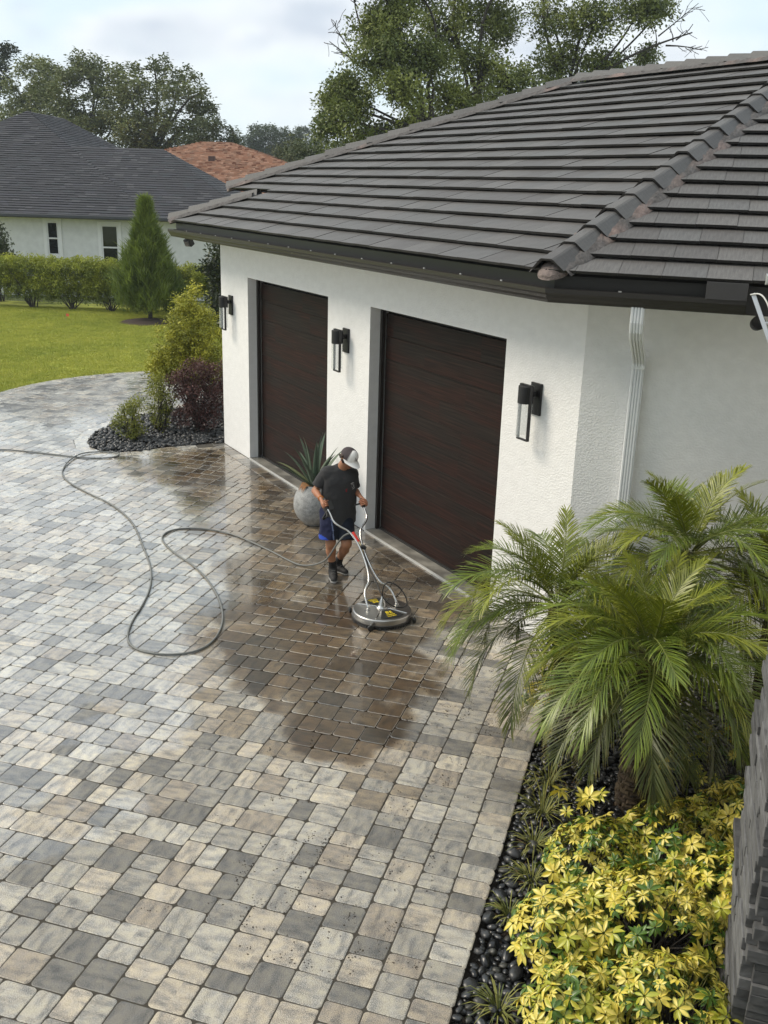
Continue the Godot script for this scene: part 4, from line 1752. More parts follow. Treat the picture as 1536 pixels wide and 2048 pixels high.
# ---------------------------------------------------------------- trees and shrubs
func leaf_cluster(n: int, radius: float, size: float, flat := 1.0, narrow := 0.45) -> ArrayMesh:
	# n small leaves, each a folded rhomb, strewn through a ball
	var mb := MB.new()
	for k in n:
		var p := Vector3(R.randfn(), R.randfn() * flat, R.randfn()).normalized() * radius * pow(R.randf(), 0.5)
		var d := (p.normalized() * 0.6 + Vector3(R.randfn(), R.randfn(), R.randfn()) * 0.6).normalized()
		var s := d.cross(Vector3(R.randfn(), R.randfn(), R.randfn())).normalized()
		var u := s.cross(d)
		var l := size * R.randf_range(0.7, 1.3)
		var v := R.randf_range(0.8, 1.15)
		var col := Color(v, v, v * R.randf_range(0.85, 1.0))
		var tip := p + d * l
		var mid := p + d * l * 0.5 + u * l * 0.08
		var q := mb.p(p, col)
		mb.p(mid + s * l * narrow * 0.5, col)
		mb.p(tip, col)
		mb.p(mid - s * l * narrow * 0.5, col)
		mb.tri(q, q + 1, q + 2)
		mb.tri(q, q + 2, q + 3)
	return mb.commit()


var leaf_m: StandardMaterial3D
var leaf_shiny: StandardMaterial3D
var bark_m: StandardMaterial3D


func limb(mb: MB, a: Vector3, b: Vector3, ra: float, rb: float, bend := 0.12, sides := 6) -> void:
	var path := []
	var radii := []
	var l := a.distance_to(b)
	var w := Vector3(R.randfn(), R.randfn() * 0.4, R.randfn()) * l * bend * 0.5
	var n := clampi(int(l / 0.35), 3, 7)
	for k in n + 1:
		var t := float(k) / n
		path.append(a.lerp(b, t) + w * sin(t * PI) + UP * sin(t * PI) * l * 0.03)
		radii.append(lerpf(ra, rb, pow(t, 0.8)))
	mb.tube(path, radii, sides, Color(1, 1, 1), false)


func tree(called: String, label: String, group: String, base: Vector3, lobes: Array, per: float, cluster: ArrayMesh, size: float, cols: Array, trunk_r: float, trunk_top: float, extra := []) -> Node3D:
	# lobes: [x, y, rx, ry] with x and y in the world; the crown is clusters of leaves about boughs that lead to every lobe
	var o := thing(called, label, "tree", base, group)
	R.seed = label.hash()
	var wood := MB.new()
	var spots := []
	var tints := []
	var top := Vector3(R.randf_range(-0.4, 0.4), trunk_top, 0)
	limb(wood, Vector3(0, -0.2, 0), top, trunk_r, trunk_r * 0.72, 0.06, 9)
	var clump := noise(0.5, 3, FastNoiseLite.TYPE_SIMPLEX_SMOOTH, R.randi() % 9999)
	for lobe in lobes:
		var c := Vector3(lobe[0], lobe[1], 0) - Vector3(base.x, 0, 0)
		var r := Vector3(lobe[2], lobe[3], minf(lobe[2], lobe[3] * 1.4))
		c.z = R.randf_range(-1.0, 1.0) * lobe[2] * 1.1
		c.y -= base.y
		var fork := top.lerp(Vector3(c.x * 0.5, c.y, c.z * 0.5), 0.35)
		limb(wood, top - UP * R.randf() * trunk_top * 0.2, fork, trunk_r * 0.5, trunk_r * 0.34, 0.1, 7)
		limb(wood, fork, c, trunk_r * 0.34, trunk_r * 0.13, 0.18, 6)
		var n := int(per * 1.2 * lobe[2] * lobe[3] + 4)
		for k in n:
			var d := Vector3(R.randfn(), R.randfn() * 0.9 + 0.22, R.randfn()).normalized()
			var p := c + d * r * pow(R.randf(), 0.38) * R.randf_range(0.8, 1.22)
			if clump.get_noise_3dv(p + base) < -0.13:
				continue
			if k % 4 == 0:
				limb(wood, c.lerp(p, 0.1), p, trunk_r * 0.07, 0.012, 0.3, 4)
			var t := clampf(0.5 + clump.get_noise_3dv(p * 1.3 + base) * 0.9 + R.randf_range(-0.25, 0.25), 0, 1)
			var s := size * R.randf_range(0.75, 1.3)
			spots.append(Transform3D(Basis.from_euler(Vector3(R.randf_range(-0.5, 0.5), R.randf() * TAU, R.randf_range(-0.5, 0.5))).scaled(Vector3(s, s * 0.8, s)), p))
			tints.append((cols[0] as Color).lerp(cols[1], t))
	for e in extra:
		# bare boughs: [from, to, radius], in the world
		var a: Vector3 = e[0] - base
		var b: Vector3 = e[1] - base
		limb(wood, a, b, e[2], e[2] * 0.35, 0.1, 5)
		for k in 7:
			var p := a.lerp(b, R.randf_range(0.35, 1.0))
			var q := p + ((b - a).normalized() + Vector3(R.randfn(), R.randfn() * 0.7 + 0.1, R.randfn()) * 0.7).normalized() * a.distance_to(b) * R.randf_range(0.15, 0.32)
			limb(wood, p, q, e[2] * 0.35, 0.012, 0.25, 4)
			limb(wood, p.lerp(q, 0.6), q + Vector3(R.randfn(), R.randfn(), 0) * 0.25, e[2] * 0.2, 0.008, 0.25, 4)
	part("trunk", wood.commit(), bark_m, o)
	grown("crown", cluster, leaf_m, spots, tints, o)
	return o


func trees() -> void:
	R.seed = 17
	leaf_m = vc(0.6)
	leaf_m.albedo_color = Color(1, 1, 1)
	leaf_m.backlight_enabled = true
	leaf_m.backlight = Color(0.42, 0.45, 0.18)
	leaf_shiny = leaf_m.duplicate()
	leaf_shiny.roughness = 0.42
	bark_m = tri(mat(0.115, 0.10, 0.088, 0.95), 1.2)
	bark_m.albedo_texture = noise_tex(noise(0.04, 4, FastNoiseLite.TYPE_SIMPLEX_SMOOTH, 95), 256, 0.45, 1.0)
	var far := leaf_cluster(42, 0.5, 0.24)
	var mid := leaf_cluster(46, 0.36, 0.135)
	var oak := [Color(0.075, 0.095, 0.034), Color(0.20, 0.22, 0.075)]
	var group := "live oaks beyond the neighbouring house"
	tree("pine_tree", "dark pine at the far left edge behind the oaks", "", Vector3(-30.0, 0, -80), [[-29.2, 12.7, 0.9, 0.8], [-29.6, 11.7, 1.0, 0.7], [-30.1, 10.6, 1.3, 0.8], [-31.0, 9.0, 1.6, 0.9]], 34, far, 1.0, [Color(0.034, 0.046, 0.024), Color(0.06, 0.075, 0.036)], 0.22, 9.5)
	tree("oak_tree", "pale green rounded oak at the far left behind the grey roof", group, Vector3(-26.3, 0, -76), [[-26.0, 11.0, 1.77, 1.49], [-26.9, 9.7, 1.61, 1.43], [-25.1, 9.9, 1.25, 1.43], [-27.3, 8.3, 1.79, 1.08], [-24.5, 7.6, 2.0, 1.3], [-28.5, 6.5, 2.0, 1.5]], 30, far, 1.0, [Color(0.13, 0.15, 0.058), Color(0.24, 0.26, 0.10)], 0.35, 6.0)
	tree("oak_tree", "oak with two peaked tops between the pale oak and the widest oak", group, Vector3(-21.8, 0, -74), [[-21.7, 11.3, 1.3, 1.25], [-22.7, 10.0, 1.56, 1.39], [-20.7, 9.7, 1.2, 1.4], [-23.1, 8.5, 1.75, 1.05], [-21.2, 8.0, 1.57, 1.05], [-19.7, 7.4, 1.4, 1.1], [-22.4, 7.0, 2.2, 1.2]], 29, far, 1.0, [Color(0.085, 0.105, 0.04), Color(0.20, 0.22, 0.08)], 0.35, 5.5)
	tree("oak_tree", "widest live oak with spreading crown left of the gap of open sky", group, Vector3(-16.4, 0, -72), [[-16.6, 11.3, 1.7, 0.9], [-18.2, 10.5, 1.2, 1.0], [-15.1, 10.5, 1.75, 1.1], [-13.8, 9.4, 1.4, 1.0], [-17.0, 9.6, 1.9, 1.1], [-18.7, 9.0, 1.2, 1.1], [-15.3, 8.6, 1.9, 1.0], [-12.9, 8.8, 0.9, 0.6], [-16.7, 7.7, 2.73, 1.1], [-13.7, 7.7, 1.9, 0.95], [-17.5, 6.3, 2.6, 1.0], [-14.5, 6.2, 2.2, 0.9]], 30, far, 0.95, oak, 0.42, 5.0)
	tree("oak_tree", "low dark oak just left of the gap of open sky", group, Vector3(-12.3, 0, -70), [[-12.0, 7.4, 1.16, 0.83], [-11.1, 6.7, 0.83, 0.6], [-13.0, 6.4, 1.67, 0.8], [-11.6, 5.6, 1.6, 0.8], [-10.6, 5.3, 1.0, 0.7]], 34, far, 0.85, [Color(0.06, 0.076, 0.032), Color(0.11, 0.13, 0.052)], 0.26, 4.0)
	var low := [[-22.1, 9.6, 1.8, 1.3, "leftmost"], [-19.6, 10.3, 1.7, 1.4, "second from the left"], [-17.6, 10.8, 1.5, 1.2, "third from the left"], [-15.5, 10.2, 1.7, 1.3, "third from the right"], [-13.6, 10.7, 1.4, 1.2, "second from the right"], [-11.2, 9.8, 1.9, 1.4, "rightmost"]]
	for t in low:
		tree("distant_tree", "%s of the small far off trees under the gap of open sky" % t[4], "far row of trees under the open sky", Vector3(t[0], 0, -150), [[t[0], t[1], t[2], t[3]], [t[0] - 0.8, t[1] - 1.8, t[2] * 1.1, t[3]], [t[0] + 0.9, t[1] - 2.4, t[2] * 1.1, t[3]], [t[0], t[1] - 4.6, t[2] * 1.3, t[3] * 1.6]], 22, far, 1.25, [Color(0.055, 0.075, 0.04), Color(0.10, 0.125, 0.06)], 0.3, 6.0)
	tree("young_tree", "loose low green tree left of the tall tree at the roof edge", "", Vector3(-4.6, 0, -62), [[-5.8, 5.8, 1.33, 0.8], [-4.3, 5.5, 1.48, 0.85], [-2.9, 5.8, 1.48, 1.0], [-5.2, 4.6, 1.8, 0.9], [-2.6, 4.4, 1.8, 0.9]], 46, mid, 1.4, [Color(0.06, 0.08, 0.028), Color(0.12, 0.14, 0.055)], 0.16, 3.5)
	var g2 := "tall trees behind the tiled roof"
	var green := [Color(0.085, 0.115, 0.032), Color(0.28, 0.31, 0.085)]
	var per := 150.0
	tree("tall_tree", "tall dense tree on the left behind the roof with bare twigs at its side", g2, Vector3(1.2, 0, -36), [[-0.9, 9.1, 0.74, 0.83], [-1.6, 7.1, 0.85, 0.66], [-0.6, 8.1, 0.92, 0.75], [-1.2, 6.2, 1.1, 0.7], [0.0, 7.0, 0.95, 0.74], [0.0, 9.1, 0.83, 0.91], [-0.4, 5.6, 1.2, 0.68], [-1.7, 5.3, 0.86, 0.51], [-2.2, 6.7, 0.42, 0.42], [0.9, 8.1, 0.75, 0.75], [-0.7, 10.6, 0.98, 0.82], [0.6, 5.9, 0.8, 0.6], [-2.3, 5.9, 0.5, 0.4], [0.5, 10.5, 0.9, 0.8]], per, mid, 1.0, green, 0.2, 5.6, [[Vector3(-1.0, 7.8, -36), Vector3(-2.3, 8.75, -36.2), 0.035], [Vector3(-0.9, 8.6, -36), Vector3(-1.5, 10.1, -36), 0.05], [Vector3(-1.5, 8.3, -36), Vector3(-2.25, 9.4, -36.3), 0.03]])
	tree("tall_tree", "tall tree in the middle behind the roof with dark upright limbs", g2, Vector3(2.6, 0, -38), [[1.8, 9.5, 1.0, 0.95], [2.8, 8.2, 0.95, 0.75], [3.5, 9.7, 0.95, 0.9], [2.2, 7.2, 1.15, 0.7], [3.8, 7.6, 0.95, 0.7], [1.4, 6.3, 1.08, 0.66], [3.0, 6.5, 1.25, 0.66], [2.2, 11.2, 1.37, 1.0], [3.9, 11.4, 1.0, 0.9]], per * 0.92, mid, 1.0, green, 0.24, 6.2)
	tree("tall_tree", "tall open tree on the right whose long bough reaches over the sky", g2, Vector3(6.1, 0, -40), [[5.4, 10.2, 1.1, 0.8], [7.0, 9.9, 1.1, 0.75], [5.9, 8.6, 1.15, 0.7], [7.6, 8.6, 0.9, 0.6], [8.6, 10.4, 0.95, 0.6], [9.6, 10.6, 0.8, 0.45], [9.1, 9.0, 0.7, 0.42], [5.4, 7.4, 1.2, 0.66], [7.1, 7.5, 0.95, 0.5], [5.4, 11.8, 1.5, 1.0], [7.7, 11.8, 1.3, 0.8], [8.4, 8.0, 0.55, 0.35]], per * 0.75, mid, 1.0, green, 0.2, 6.4, [[Vector3(7.2, 8.2, -39.5), Vector3(10.5, 9.75, -39), 0.07], [Vector3(9.6, 9.3, -39), Vector3(10.9, 9.2, -39), 0.035], [Vector3(9.3, 9.6, -39), Vector3(10.6, 10.7, -39), 0.03]])


func shrub(called: String, label: String, category: String, group: String, base: Vector3, lobes: Array, per: float, cluster: ArrayMesh, size: float, cols: Array, stems: int, m: Material, stem_h := 0.5) -> Node3D:
	# lobes: [offset, radii] from the foot
	var o := thing(called, label, category, base, group)
	R.seed = label.hash()
	var wood := MB.new()
	var spots := []
	var tints := []
	for k in stems:
		var lobe: Array = lobes[k % lobes.size()]
		var foot := Vector3(R.randfn() * 0.05, -0.06, R.randfn() * 0.05)
		var to: Vector3 = lobe[0] + Vector3(R.randfn(), R.randfn() * 0.4, R.randfn()) * lobe[1] * 0.45
		var knee := foot.lerp(to, 0.45) + UP * stem_h * 0.2
		limb(wood, foot, knee, 0.022, 0.015, 0.1, 5)
		limb(wood, knee, to, 0.015, 0.006, 0.1, 5)
	for lobe in lobes:
		var r: Vector3 = lobe[1]
		for k in int(per * r.x * r.y + 3):
			var d := Vector3(R.randfn(), R.randfn() + 0.15, R.randfn()).normalized()
			var t := pow(R.randf(), 0.4)
			var p: Vector3 = lobe[0] + d * r * t * R.randf_range(0.85, 1.12)
			if p.y < 0.02:
				continue
			var s := size * R.randf_range(0.75, 1.25)
			spots.append(Transform3D(Basis.from_euler(Vector3(R.randf_range(-0.6, 0.6), R.randf() * TAU, R.randf_range(-0.6, 0.6))).scaled(Vector3.ONE * s), p))
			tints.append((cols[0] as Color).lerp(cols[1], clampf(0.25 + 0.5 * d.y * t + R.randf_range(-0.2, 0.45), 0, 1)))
	part("stems", wood.commit(), bark_m, o)
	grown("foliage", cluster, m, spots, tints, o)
	return o


func lawn_plants() -> void:
	R.seed = 18
	var hedge_leaf := leaf_cluster(46, 0.13, 0.055)
	var cols := [Color(0.13, 0.17, 0.03), Color(0.44, 0.46, 0.06)]
	var names := ["beyond the left edge of the photo", "at the left edge of the photo", "with a clear stemmed foot below the narrow window", "under the gap between the two windows", "left of the conical cedar", "just behind the conical cedar", "right of the conical cedar", "at the right end beside the dark tree"]
	var xs := [-14.9, -13.45, -12.05, -10.65, -9.3, -8.0, -6.75, -5.6]
	for k in xs.size():
		var z: float = -34.1 + (xs[k] + 14.9) * 0.14
		var lobes := []
		var right := maxi(0, k - 4)
		var dense := k >= 2 and k <= 4
		for j in 5:
			lobes.append([Vector3(-0.66 + j * 0.33, 1.34 - right * 0.04, R.randf_range(-0.1, 0.1)), Vector3(0.4, 0.33, 0.45)])
			lobes.append([Vector3(-0.64 + j * 0.32, 0.95 if not dense else 0.72, R.randf_range(-0.15, 0.15)), Vector3(0.36, 0.36 if not dense else 0.52, 0.38)])
		shrub("hedge_shrub", "clipped green hedge shrub %s" % names[k], "hedge", "clipped hedge in front of the neighbouring house", Vector3(xs[k], 0, z), lobes, 330, hedge_leaf, 1.0, cols, 12, leaf_m)
	# the conical cedar: upswept sprays on a leader
	var o := thing("cedar_tree", "conical green cedar standing in front of the hedge", "tree", Vector3(-7.55, 0, -31.4))
	o.scale = Vector3(1.08, 0.95, 1.08)
	var spray := MB.new()
	for k in 26:
		var a := R.randf() * TAU
		var p := Vector3(R.randfn() * 0.035, R.randf_range(-0.05, 0.20), R.randfn() * 0.035)
		var d := Vector3(cos(a) * 0.45, 1.0, sin(a) * 0.45).normalized()
		var s := d.cross(Vector3(R.randfn(), 0.1, R.randfn())).normalized()
		var l := R.randf_range(0.08, 0.2)
		var v := R.randf_range(0.75, 1.2)
		spray.face(p - s * 0.007, p + d * l, p + s * 0.007, Color(v, v, v))
	var spots := []
	var tints := []
	var wood := MB.new()
	limb(wood, Vector3(0, -0.1, 0), Vector3(0.04, 3.1, 0), 0.07, 0.012, 0.02)
	for k in 2600:
		var t := pow(R.randf(), 0.8)
		var h := lerpf(0.28, 3.72, t)
		var a := R.randf() * TAU
		var lump := 0.80 + 0.16 * sin(a * 5.0 + h * 3.0) + 0.10 * sin(a * 3.0 - h * 7.0) + R.randf_range(-0.14, 0.22)
		var r := (1.20 * pow(1.0 - t, 1.12) - 0.34 * maxf(0.0, 0.12 - t) / 0.12) * pow(R.randf(), 0.34) * lump
		var p := Vector3(cos(a) * r, h, sin(a) * r)
		var up := Vector3(cos(a) * 0.45, 1.0, sin(a) * 0.45).normalized()
		var xa := up.cross(Vector3(R.randfn(), 0.2, R.randfn())).normalized()
		spots.append(Transform3D(Basis(xa, up, xa.cross(up)).scaled(Vector3.ONE * R.randf_range(0.8, 2.3) * (1.0 - 0.45 * t)), p))
		tints.append(Color(0.065, 0.105, 0.022).lerp(Color(0.25, 0.31, 0.06), clampf(R.randf() * 0.8 + t * 0.25, 0, 1)))
	part("trunk", wood.commit(), bark_m, o)
	grown("crown", spray.commit(), leaf_m, spots, tints, o)
	var mb := MB.new()
	mb.lathe(Transform3D(Basis(), Vector3(-7.5, -0.02, -30.95)), [Vector2(0.95, 0.0), Vector2(0.7, 0.05), Vector2(0.3, 0.08), Vector2(0.01, 0.085)], 18, Color(0.045, 0.028, 0.02))
	struct("mulch", mb.commit(), vc(0.95))
	# the dark broad-leaved tree by the corner of the garage, and its fellow at the left edge
	var big := leaf_cluster(20, 0.16, 0.12, 1.0, 0.5)
	var mag := [Color(0.022, 0.034, 0.014), Color(0.07, 0.085, 0.036)]
	shrub("magnolia_tree", "dark leaved upright magnolia beyond the garage corner", "tree", "", Vector3(-4.75, 0, -28.6), [[Vector3(0, 2.2, 0), Vector3(0.42, 0.5, 0.4)], [Vector3(-0.42, 1.85, 0), Vector3(0.3, 0.25, 0.3)], [Vector3(0.1, 1.6, 0), Vector3(0.5, 0.45, 0.5)], [Vector3(0.0, 1.0, 0), Vector3(0.52, 0.5, 0.5)], [Vector3(0.15, 2.8, 0), Vector3(0.3, 0.45, 0.3)], [Vector3(0.05, 0.45, 0), Vector3(0.4, 0.4, 0.4)]], 210, big, 0.9, mag, 9, leaf_shiny, 1.0)
	shrub("broadleaf_tree", "dark pointed shrub tree behind the hedge at the left edge", "tree", "", Vector3(-13.65, 0, -35.2), [[Vector3(0, 2.25, 0), Vector3(0.28, 0.5, 0.28)], [Vector3(0.1, 1.75, 0), Vector3(0.52, 0.42, 0.45)], [Vector3(0, 1.2, 0), Vector3(0.62, 0.5, 0.5)]], 240, big, 0.85, [Color(0.03, 0.045, 0.022), Color(0.085, 0.105, 0.045)], 8, leaf_shiny, 1.0)
	# the planted island
	var bed_leaf := leaf_cluster(34, 0.10, 0.06, 1.0, 0.4)
	var yellow := [Color(0.19, 0.21, 0.025), Color(0.56, 0.52, 0.055)]
	shrub("golden_shrub", "large rounded yellow green shrub at the back of the planted island", "shrub", "", Vector3(-3.74, -0.03, -18.7), [[Vector3(0.0, 2.05, 0), Vector3(0.34, 0.34, 0.34)], [Vector3(0.05, 1.65, 0), Vector3(0.52, 0.4, 0.5)], [Vector3(-0.28, 1.4, 0.1), Vector3(0.35, 0.35, 0.4)], [Vector3(0.3, 1.25, 0), Vector3(0.5, 0.4, 0.5)], [Vector3(-0.25, 1.0, 0.1), Vector3(0.55, 0.4, 0.5)], [Vector3(-0.55, 0.75, 0.1), Vector3(0.32, 0.3, 0.4)], [Vector3(0.2, 0.75, 0), Vector3(0.7, 0.45, 0.6)]], 430, bed_leaf, 1.0, yellow, 10, leaf_m, 0.8)
	var red := [Color(0.045, 0.018, 0.02), Color(0.17, 0.08, 0.075)]
	var small := leaf_cluster(30, 0.085, 0.042, 1.0, 0.42)
	shrub("purple_shrub", "purple leaved fringe flower shrub beside the garage corner", "shrub", "", Vector3(-3.36, -0.03, -17.05), [[Vector3(0.02, 1.02, 0), Vector3(0.34, 0.26, 0.34)], [Vector3(-0.22, 0.9, 0.05), Vector3(0.28, 0.22, 0.3)], [Vector3(0.3, 0.95, -0.1), Vector3(0.3, 0.28, 0.3)], [Vector3(-0.05, 0.68, 0.05), Vector3(0.44, 0.26, 0.4)], [Vector3(0.32, 0.6, 0), Vector3(0.32, 0.3, 0.34)], [Vector3(-0.1, 0.33, 0.1), Vector3(0.3, 0.22, 0.3)], [Vector3(0.2, 0.28, 0.1), Vector3(0.3, 0.2, 0.3)]], 680, small, 1.0, red, 14, leaf_m)
	var lime := [Color(0.12, 0.145, 0.025), Color(0.40, 0.40, 0.07)]
	shrub("lime_shrub", "small yellow green shrub nearest the tip of the planted island", "shrub", "yellow green shrubs in the planted island", Vector3(-4.33, -0.03, -16.3), [[Vector3(0, 0.36, 0), Vector3(0.22, 0.22, 0.22)], [Vector3(-0.08, 0.56, 0), Vector3(0.16, 0.14, 0.16)], [Vector3(0.1, 0.62, 0.05), Vector3(0.12, 0.14, 0.14)], [Vector3(-0.2, 0.3, 0), Vector3(0.12, 0.12, 0.14)], [Vector3(0.04, 0.15, 0), Vector3(0.22, 0.12, 0.2)]], 560, small, 1.0, lime, 9, leaf_m)
	shrub("lime_shrub", "taller loose yellow green shrub between the purple shrub and the tip of the island", "shrub", "yellow green shrubs in the planted island", Vector3(-3.98, -0.03, -17.0), [[Vector3(-0.02, 0.86, 0), Vector3(0.16, 0.18, 0.16)], [Vector3(-0.08, 0.62, 0), Vector3(0.2, 0.2, 0.2)], [Vector3(0.1, 0.6, 0), Vector3(0.2, 0.2, 0.2)], [Vector3(0.02, 0.36, 0), Vector3(0.26, 0.2, 0.24)], [Vector3(0, 0.16, 0), Vector3(0.2, 0.12, 0.2)]], 470, small, 1.0, lime, 10, leaf_m)
	var dark := [Color(0.02, 0.03, 0.014), Color(0.05, 0.06, 0.03)]
	shrub("dark_shrub", "dark low shrub between the purple shrub and the white wall", "shrub", "", Vector3(-2.75, -0.03, -17.7), [[Vector3(0, 0.75, 0), Vector3(0.3, 0.28, 0.3)], [Vector3(0.1, 0.4, 0), Vector3(0.35, 0.3, 0.3)], [Vector3(-0.05, 1.05, 0), Vector3(0.2, 0.2, 0.2)]], 380, small, 1.1, dark, 9, leaf_m)
	# the little marker flag in the grass
	var flag := thing("marker_flag", "tiny orange marker flag standing in the lawn", "flag", Vector3(-10.05, -0.02, -30.9))
	mb = MB.new()
	mb.tube([Vector3(0, 0, 0), Vector3(0.01, 0.2, 0)], 0.004, 5)
	part("wire", mb.commit(), mat(0.3, 0.3, 0.3, 0.5), flag)
	mb = MB.new()
	mb.quad(Vector3(0.01, 0.12, 0), Vector3(0.01, 0.21, 0), Vector3(0.11, 0.20, 0.02), Vector3(0.11, 0.12, 0.03))
	part("flag", mb.commit(), mat(0.65, 0.1, 0.04, 0.6), flag)


# ---------------------------------------------------------------- the planting bed
func frond(length: float, e0: float, droop: float, cols: Array, pairs := 38, leaf := 0.27) -> ArrayMesh:
	# a feather leaf: a bowed midrib along +x that starts at elevation e0 and droops; slim pendent leaflets both sides
	var mb := MB.new()
	var path := []
	var radii := []
	var p := Vector3.ZERO
	var n := 16
	var sway := R.randf_range(-0.22, 0.22)
	var dirs := []
	for k in n + 1:
		var t := float(k) / n
		var e := e0 - droop * pow(t, 1.25)
		var d := Vector3(cos(e) * cos(sway * t), sin(e), cos(e) * sin(sway * t))
		dirs.append(d)
		path.append(p)
		radii.append(lerpf(0.0085, 0.0015, t))
		p += d * length / n
	mb.tube(path, radii, 5, Color(0.17, 0.19, 0.05), false)
	for k in pairs:
		var t := lerpf(0.13, 1.0, (k + R.randf() * 0.5) / pairs)
		var f := clampf(t * n, 0, n - 0.01)
		var at: Vector3 = path[int(f)].lerp(path[int(f) + 1], f - int(f))
		var d: Vector3 = dirs[int(f)]
		var out := d.cross(UP).normalized()
		var nrm := out.cross(d).normalized()
		var l := leaf * (0.35 + 0.65 * sin(PI * pow(clampf(t * 0.93, 0, 1), 0.62))) * R.randf_range(0.85, 1.12)
		if t < 0.2:
			l *= 0.5
		for s in [-1.0, 1.0]:
			var spread := lerpf(1.05, 0.35, t) + R.randf_range(-0.12, 0.12)
			var dir: Vector3 = (out * s * sin(spread) + d * cos(spread) + nrm * R.randf_range(0.12, 0.38)).normalized()
			var w := 0.0038 * R.randf_range(0.8, 1.2)
			var side := dir.cross(nrm).normalized() * w
			var sag := R.randf_range(0.10, 0.5)
			var a := at
			var b := at + dir * l * 0.4 - UP * l * sag * 0.08
			var c := at + dir * l * 0.78 - UP * l * sag * 0.36
			var e := at + dir * l * 0.99 - UP * l * sag * 0.72
			var v := R.randf_range(0.8, 1.2)
			var col: Color = (cols[0] as Color).lerp(cols[1], clampf(R.randf() * 0.7 + t * 0.3, 0, 1)) * v
			var tip: Color = col.lerp(cols[2], R.randf_range(0.2, 0.8))
			var q := mb.v.size()
			mb.p(a - side * 0.5, col); mb.p(a + side * 0.5, col)
			mb.p(b - side, col); mb.p(b + side, col)
			mb.p(c - side * 0.8, col); mb.p(c + side * 0.8, col)
			mb.p(e, tip)
			mb.tri(q, q + 2, q + 1); mb.tri(q + 1, q + 2, q + 3)
			mb.tri(q + 2, q + 4, q + 3); mb.tri(q + 3, q + 4, q + 5)
			mb.tri(q + 4, q + 6, q + 5)
	return mb.commit()


var fronds := []


func palm(label: String, base: Vector3, crown: Vector3, n: int, turn: float, r := 0.085) -> Node3D:
	var o := thing("pygmy_palm", label, "palm", base, "pygmy palms in the planting bed")
	R.seed = label.hash()
	var rel := crown - base
	var mb := MB.new()
	var m := 34
	for k in m:
		# a rough stem of old leaf bases
		var t := float(k) / m
		var at := rel * t + Vector3(rel.x, 0, rel.z) * (sin(t * PI * 0.5) - t) * 0.5
		for j in 9:
			var a := TAU * (j + (k % 2) * 0.5) / 9.0 + R.randf_range(-0.15, 0.15)
			var d := Vector3(cos(a), 0, sin(a))
			var rr := r * (1.15 - 0.3 * t) * R.randf_range(0.9, 1.05)
			mb.bevel_box(Transform3D(Basis.looking_at(-(d + UP * R.randf_range(0.3, 0.7)), UP), at + d * rr * 0.8), Vector3(rr * 0.7, 0.05, 0.05), 0.012, Color(0.095, 0.068, 0.042) * R.randf_range(0.6, 1.3))
	mb.tube([Vector3(0, -0.1, 0), rel * 0.5 + Vector3(rel.x, 0, rel.z) * 0.1, rel], [r * 1.1, r * 0.95, r * 0.75], 10, Color(0.07, 0.05, 0.032))
	part("trunk", mb.commit(), vc(0.95), o)
	mb = MB.new()
	for k in 60:
		var a := R.randf() * TAU
		var from := rel + Vector3(cos(a) * r * 0.5, R.randf_range(-0.2, 0.02), sin(a) * r * 0.5)
		mb.tube([from, from + Vector3(cos(a) * 0.06, 0.05, sin(a) * 0.06), from + Vector3(cos(a) * 0.10, R.randf_range(-0.05, 0.1), sin(a) * 0.10)], 0.002, 3, Color(0.16, 0.11, 0.06), false)
	part("fibre", mb.commit(), vc(0.95), o)
	var leafy := vc(0.38)
	leafy.backlight_enabled = true
	leafy.backlight = Color(0.40, 0.42, 0.12)
	for k in n:
		var t := float(k) / n
		var rank := 0 if t < 0.15 else 1 if t < 0.4 else 2 if t < 0.66 else 3
		var a := turn + k * 2.3999 + R.randf_range(-0.25, 0.25)
		var mesh: ArrayMesh = fronds[rank][R.randi() % fronds[rank].size()]
		var s := R.randf_range(0.80, 1.03)
		part("frond", mesh, leafy, o, Transform3D(Basis(UP, a) * Basis(Vector3(1, 0, 0), R.randf_range(-0.35, 0.35)) * Basis.from_scale(Vector3.ONE * s), rel + Vector3(cos(-a) * 0.04, lerpf(0.08, -0.06, t), sin(-a) * 0.04)))
	return o


func leaflet(mb: MB, x: Transform3D, l: float, w: float, core: Color, rim: Color, fold: float) -> void:
	# an oval leaflet along +x of x, its middle and its margin of different colours
	var st := [0.0, 0.16, 0.42, 0.72, 1.0]
	var wd := [0.05, 0.55, 1.0, 0.78, 0.0]
	var first := mb.v.size()
	for k in 5:
		var t: float = st[k]
		var bow := -0.28 * t * t * l
		for s in [-1.0, -0.52, 0.0, 0.52, 1.0]:
			var q := Vector3(t * l, bow + absf(s) * fold * w * wd[k] * 0.5, s * w * wd[k] * 0.5)
			mb.p(x * q, rim if absf(s) > 0.9 or t > 0.97 else core)
	for k in 4:
		for j in 4:
			var q := first + k * 5 + j
			mb.tri(q, q + 5, q + 1)
			if k < 3:
				mb.tri(q + 1, q + 5, q + 6)


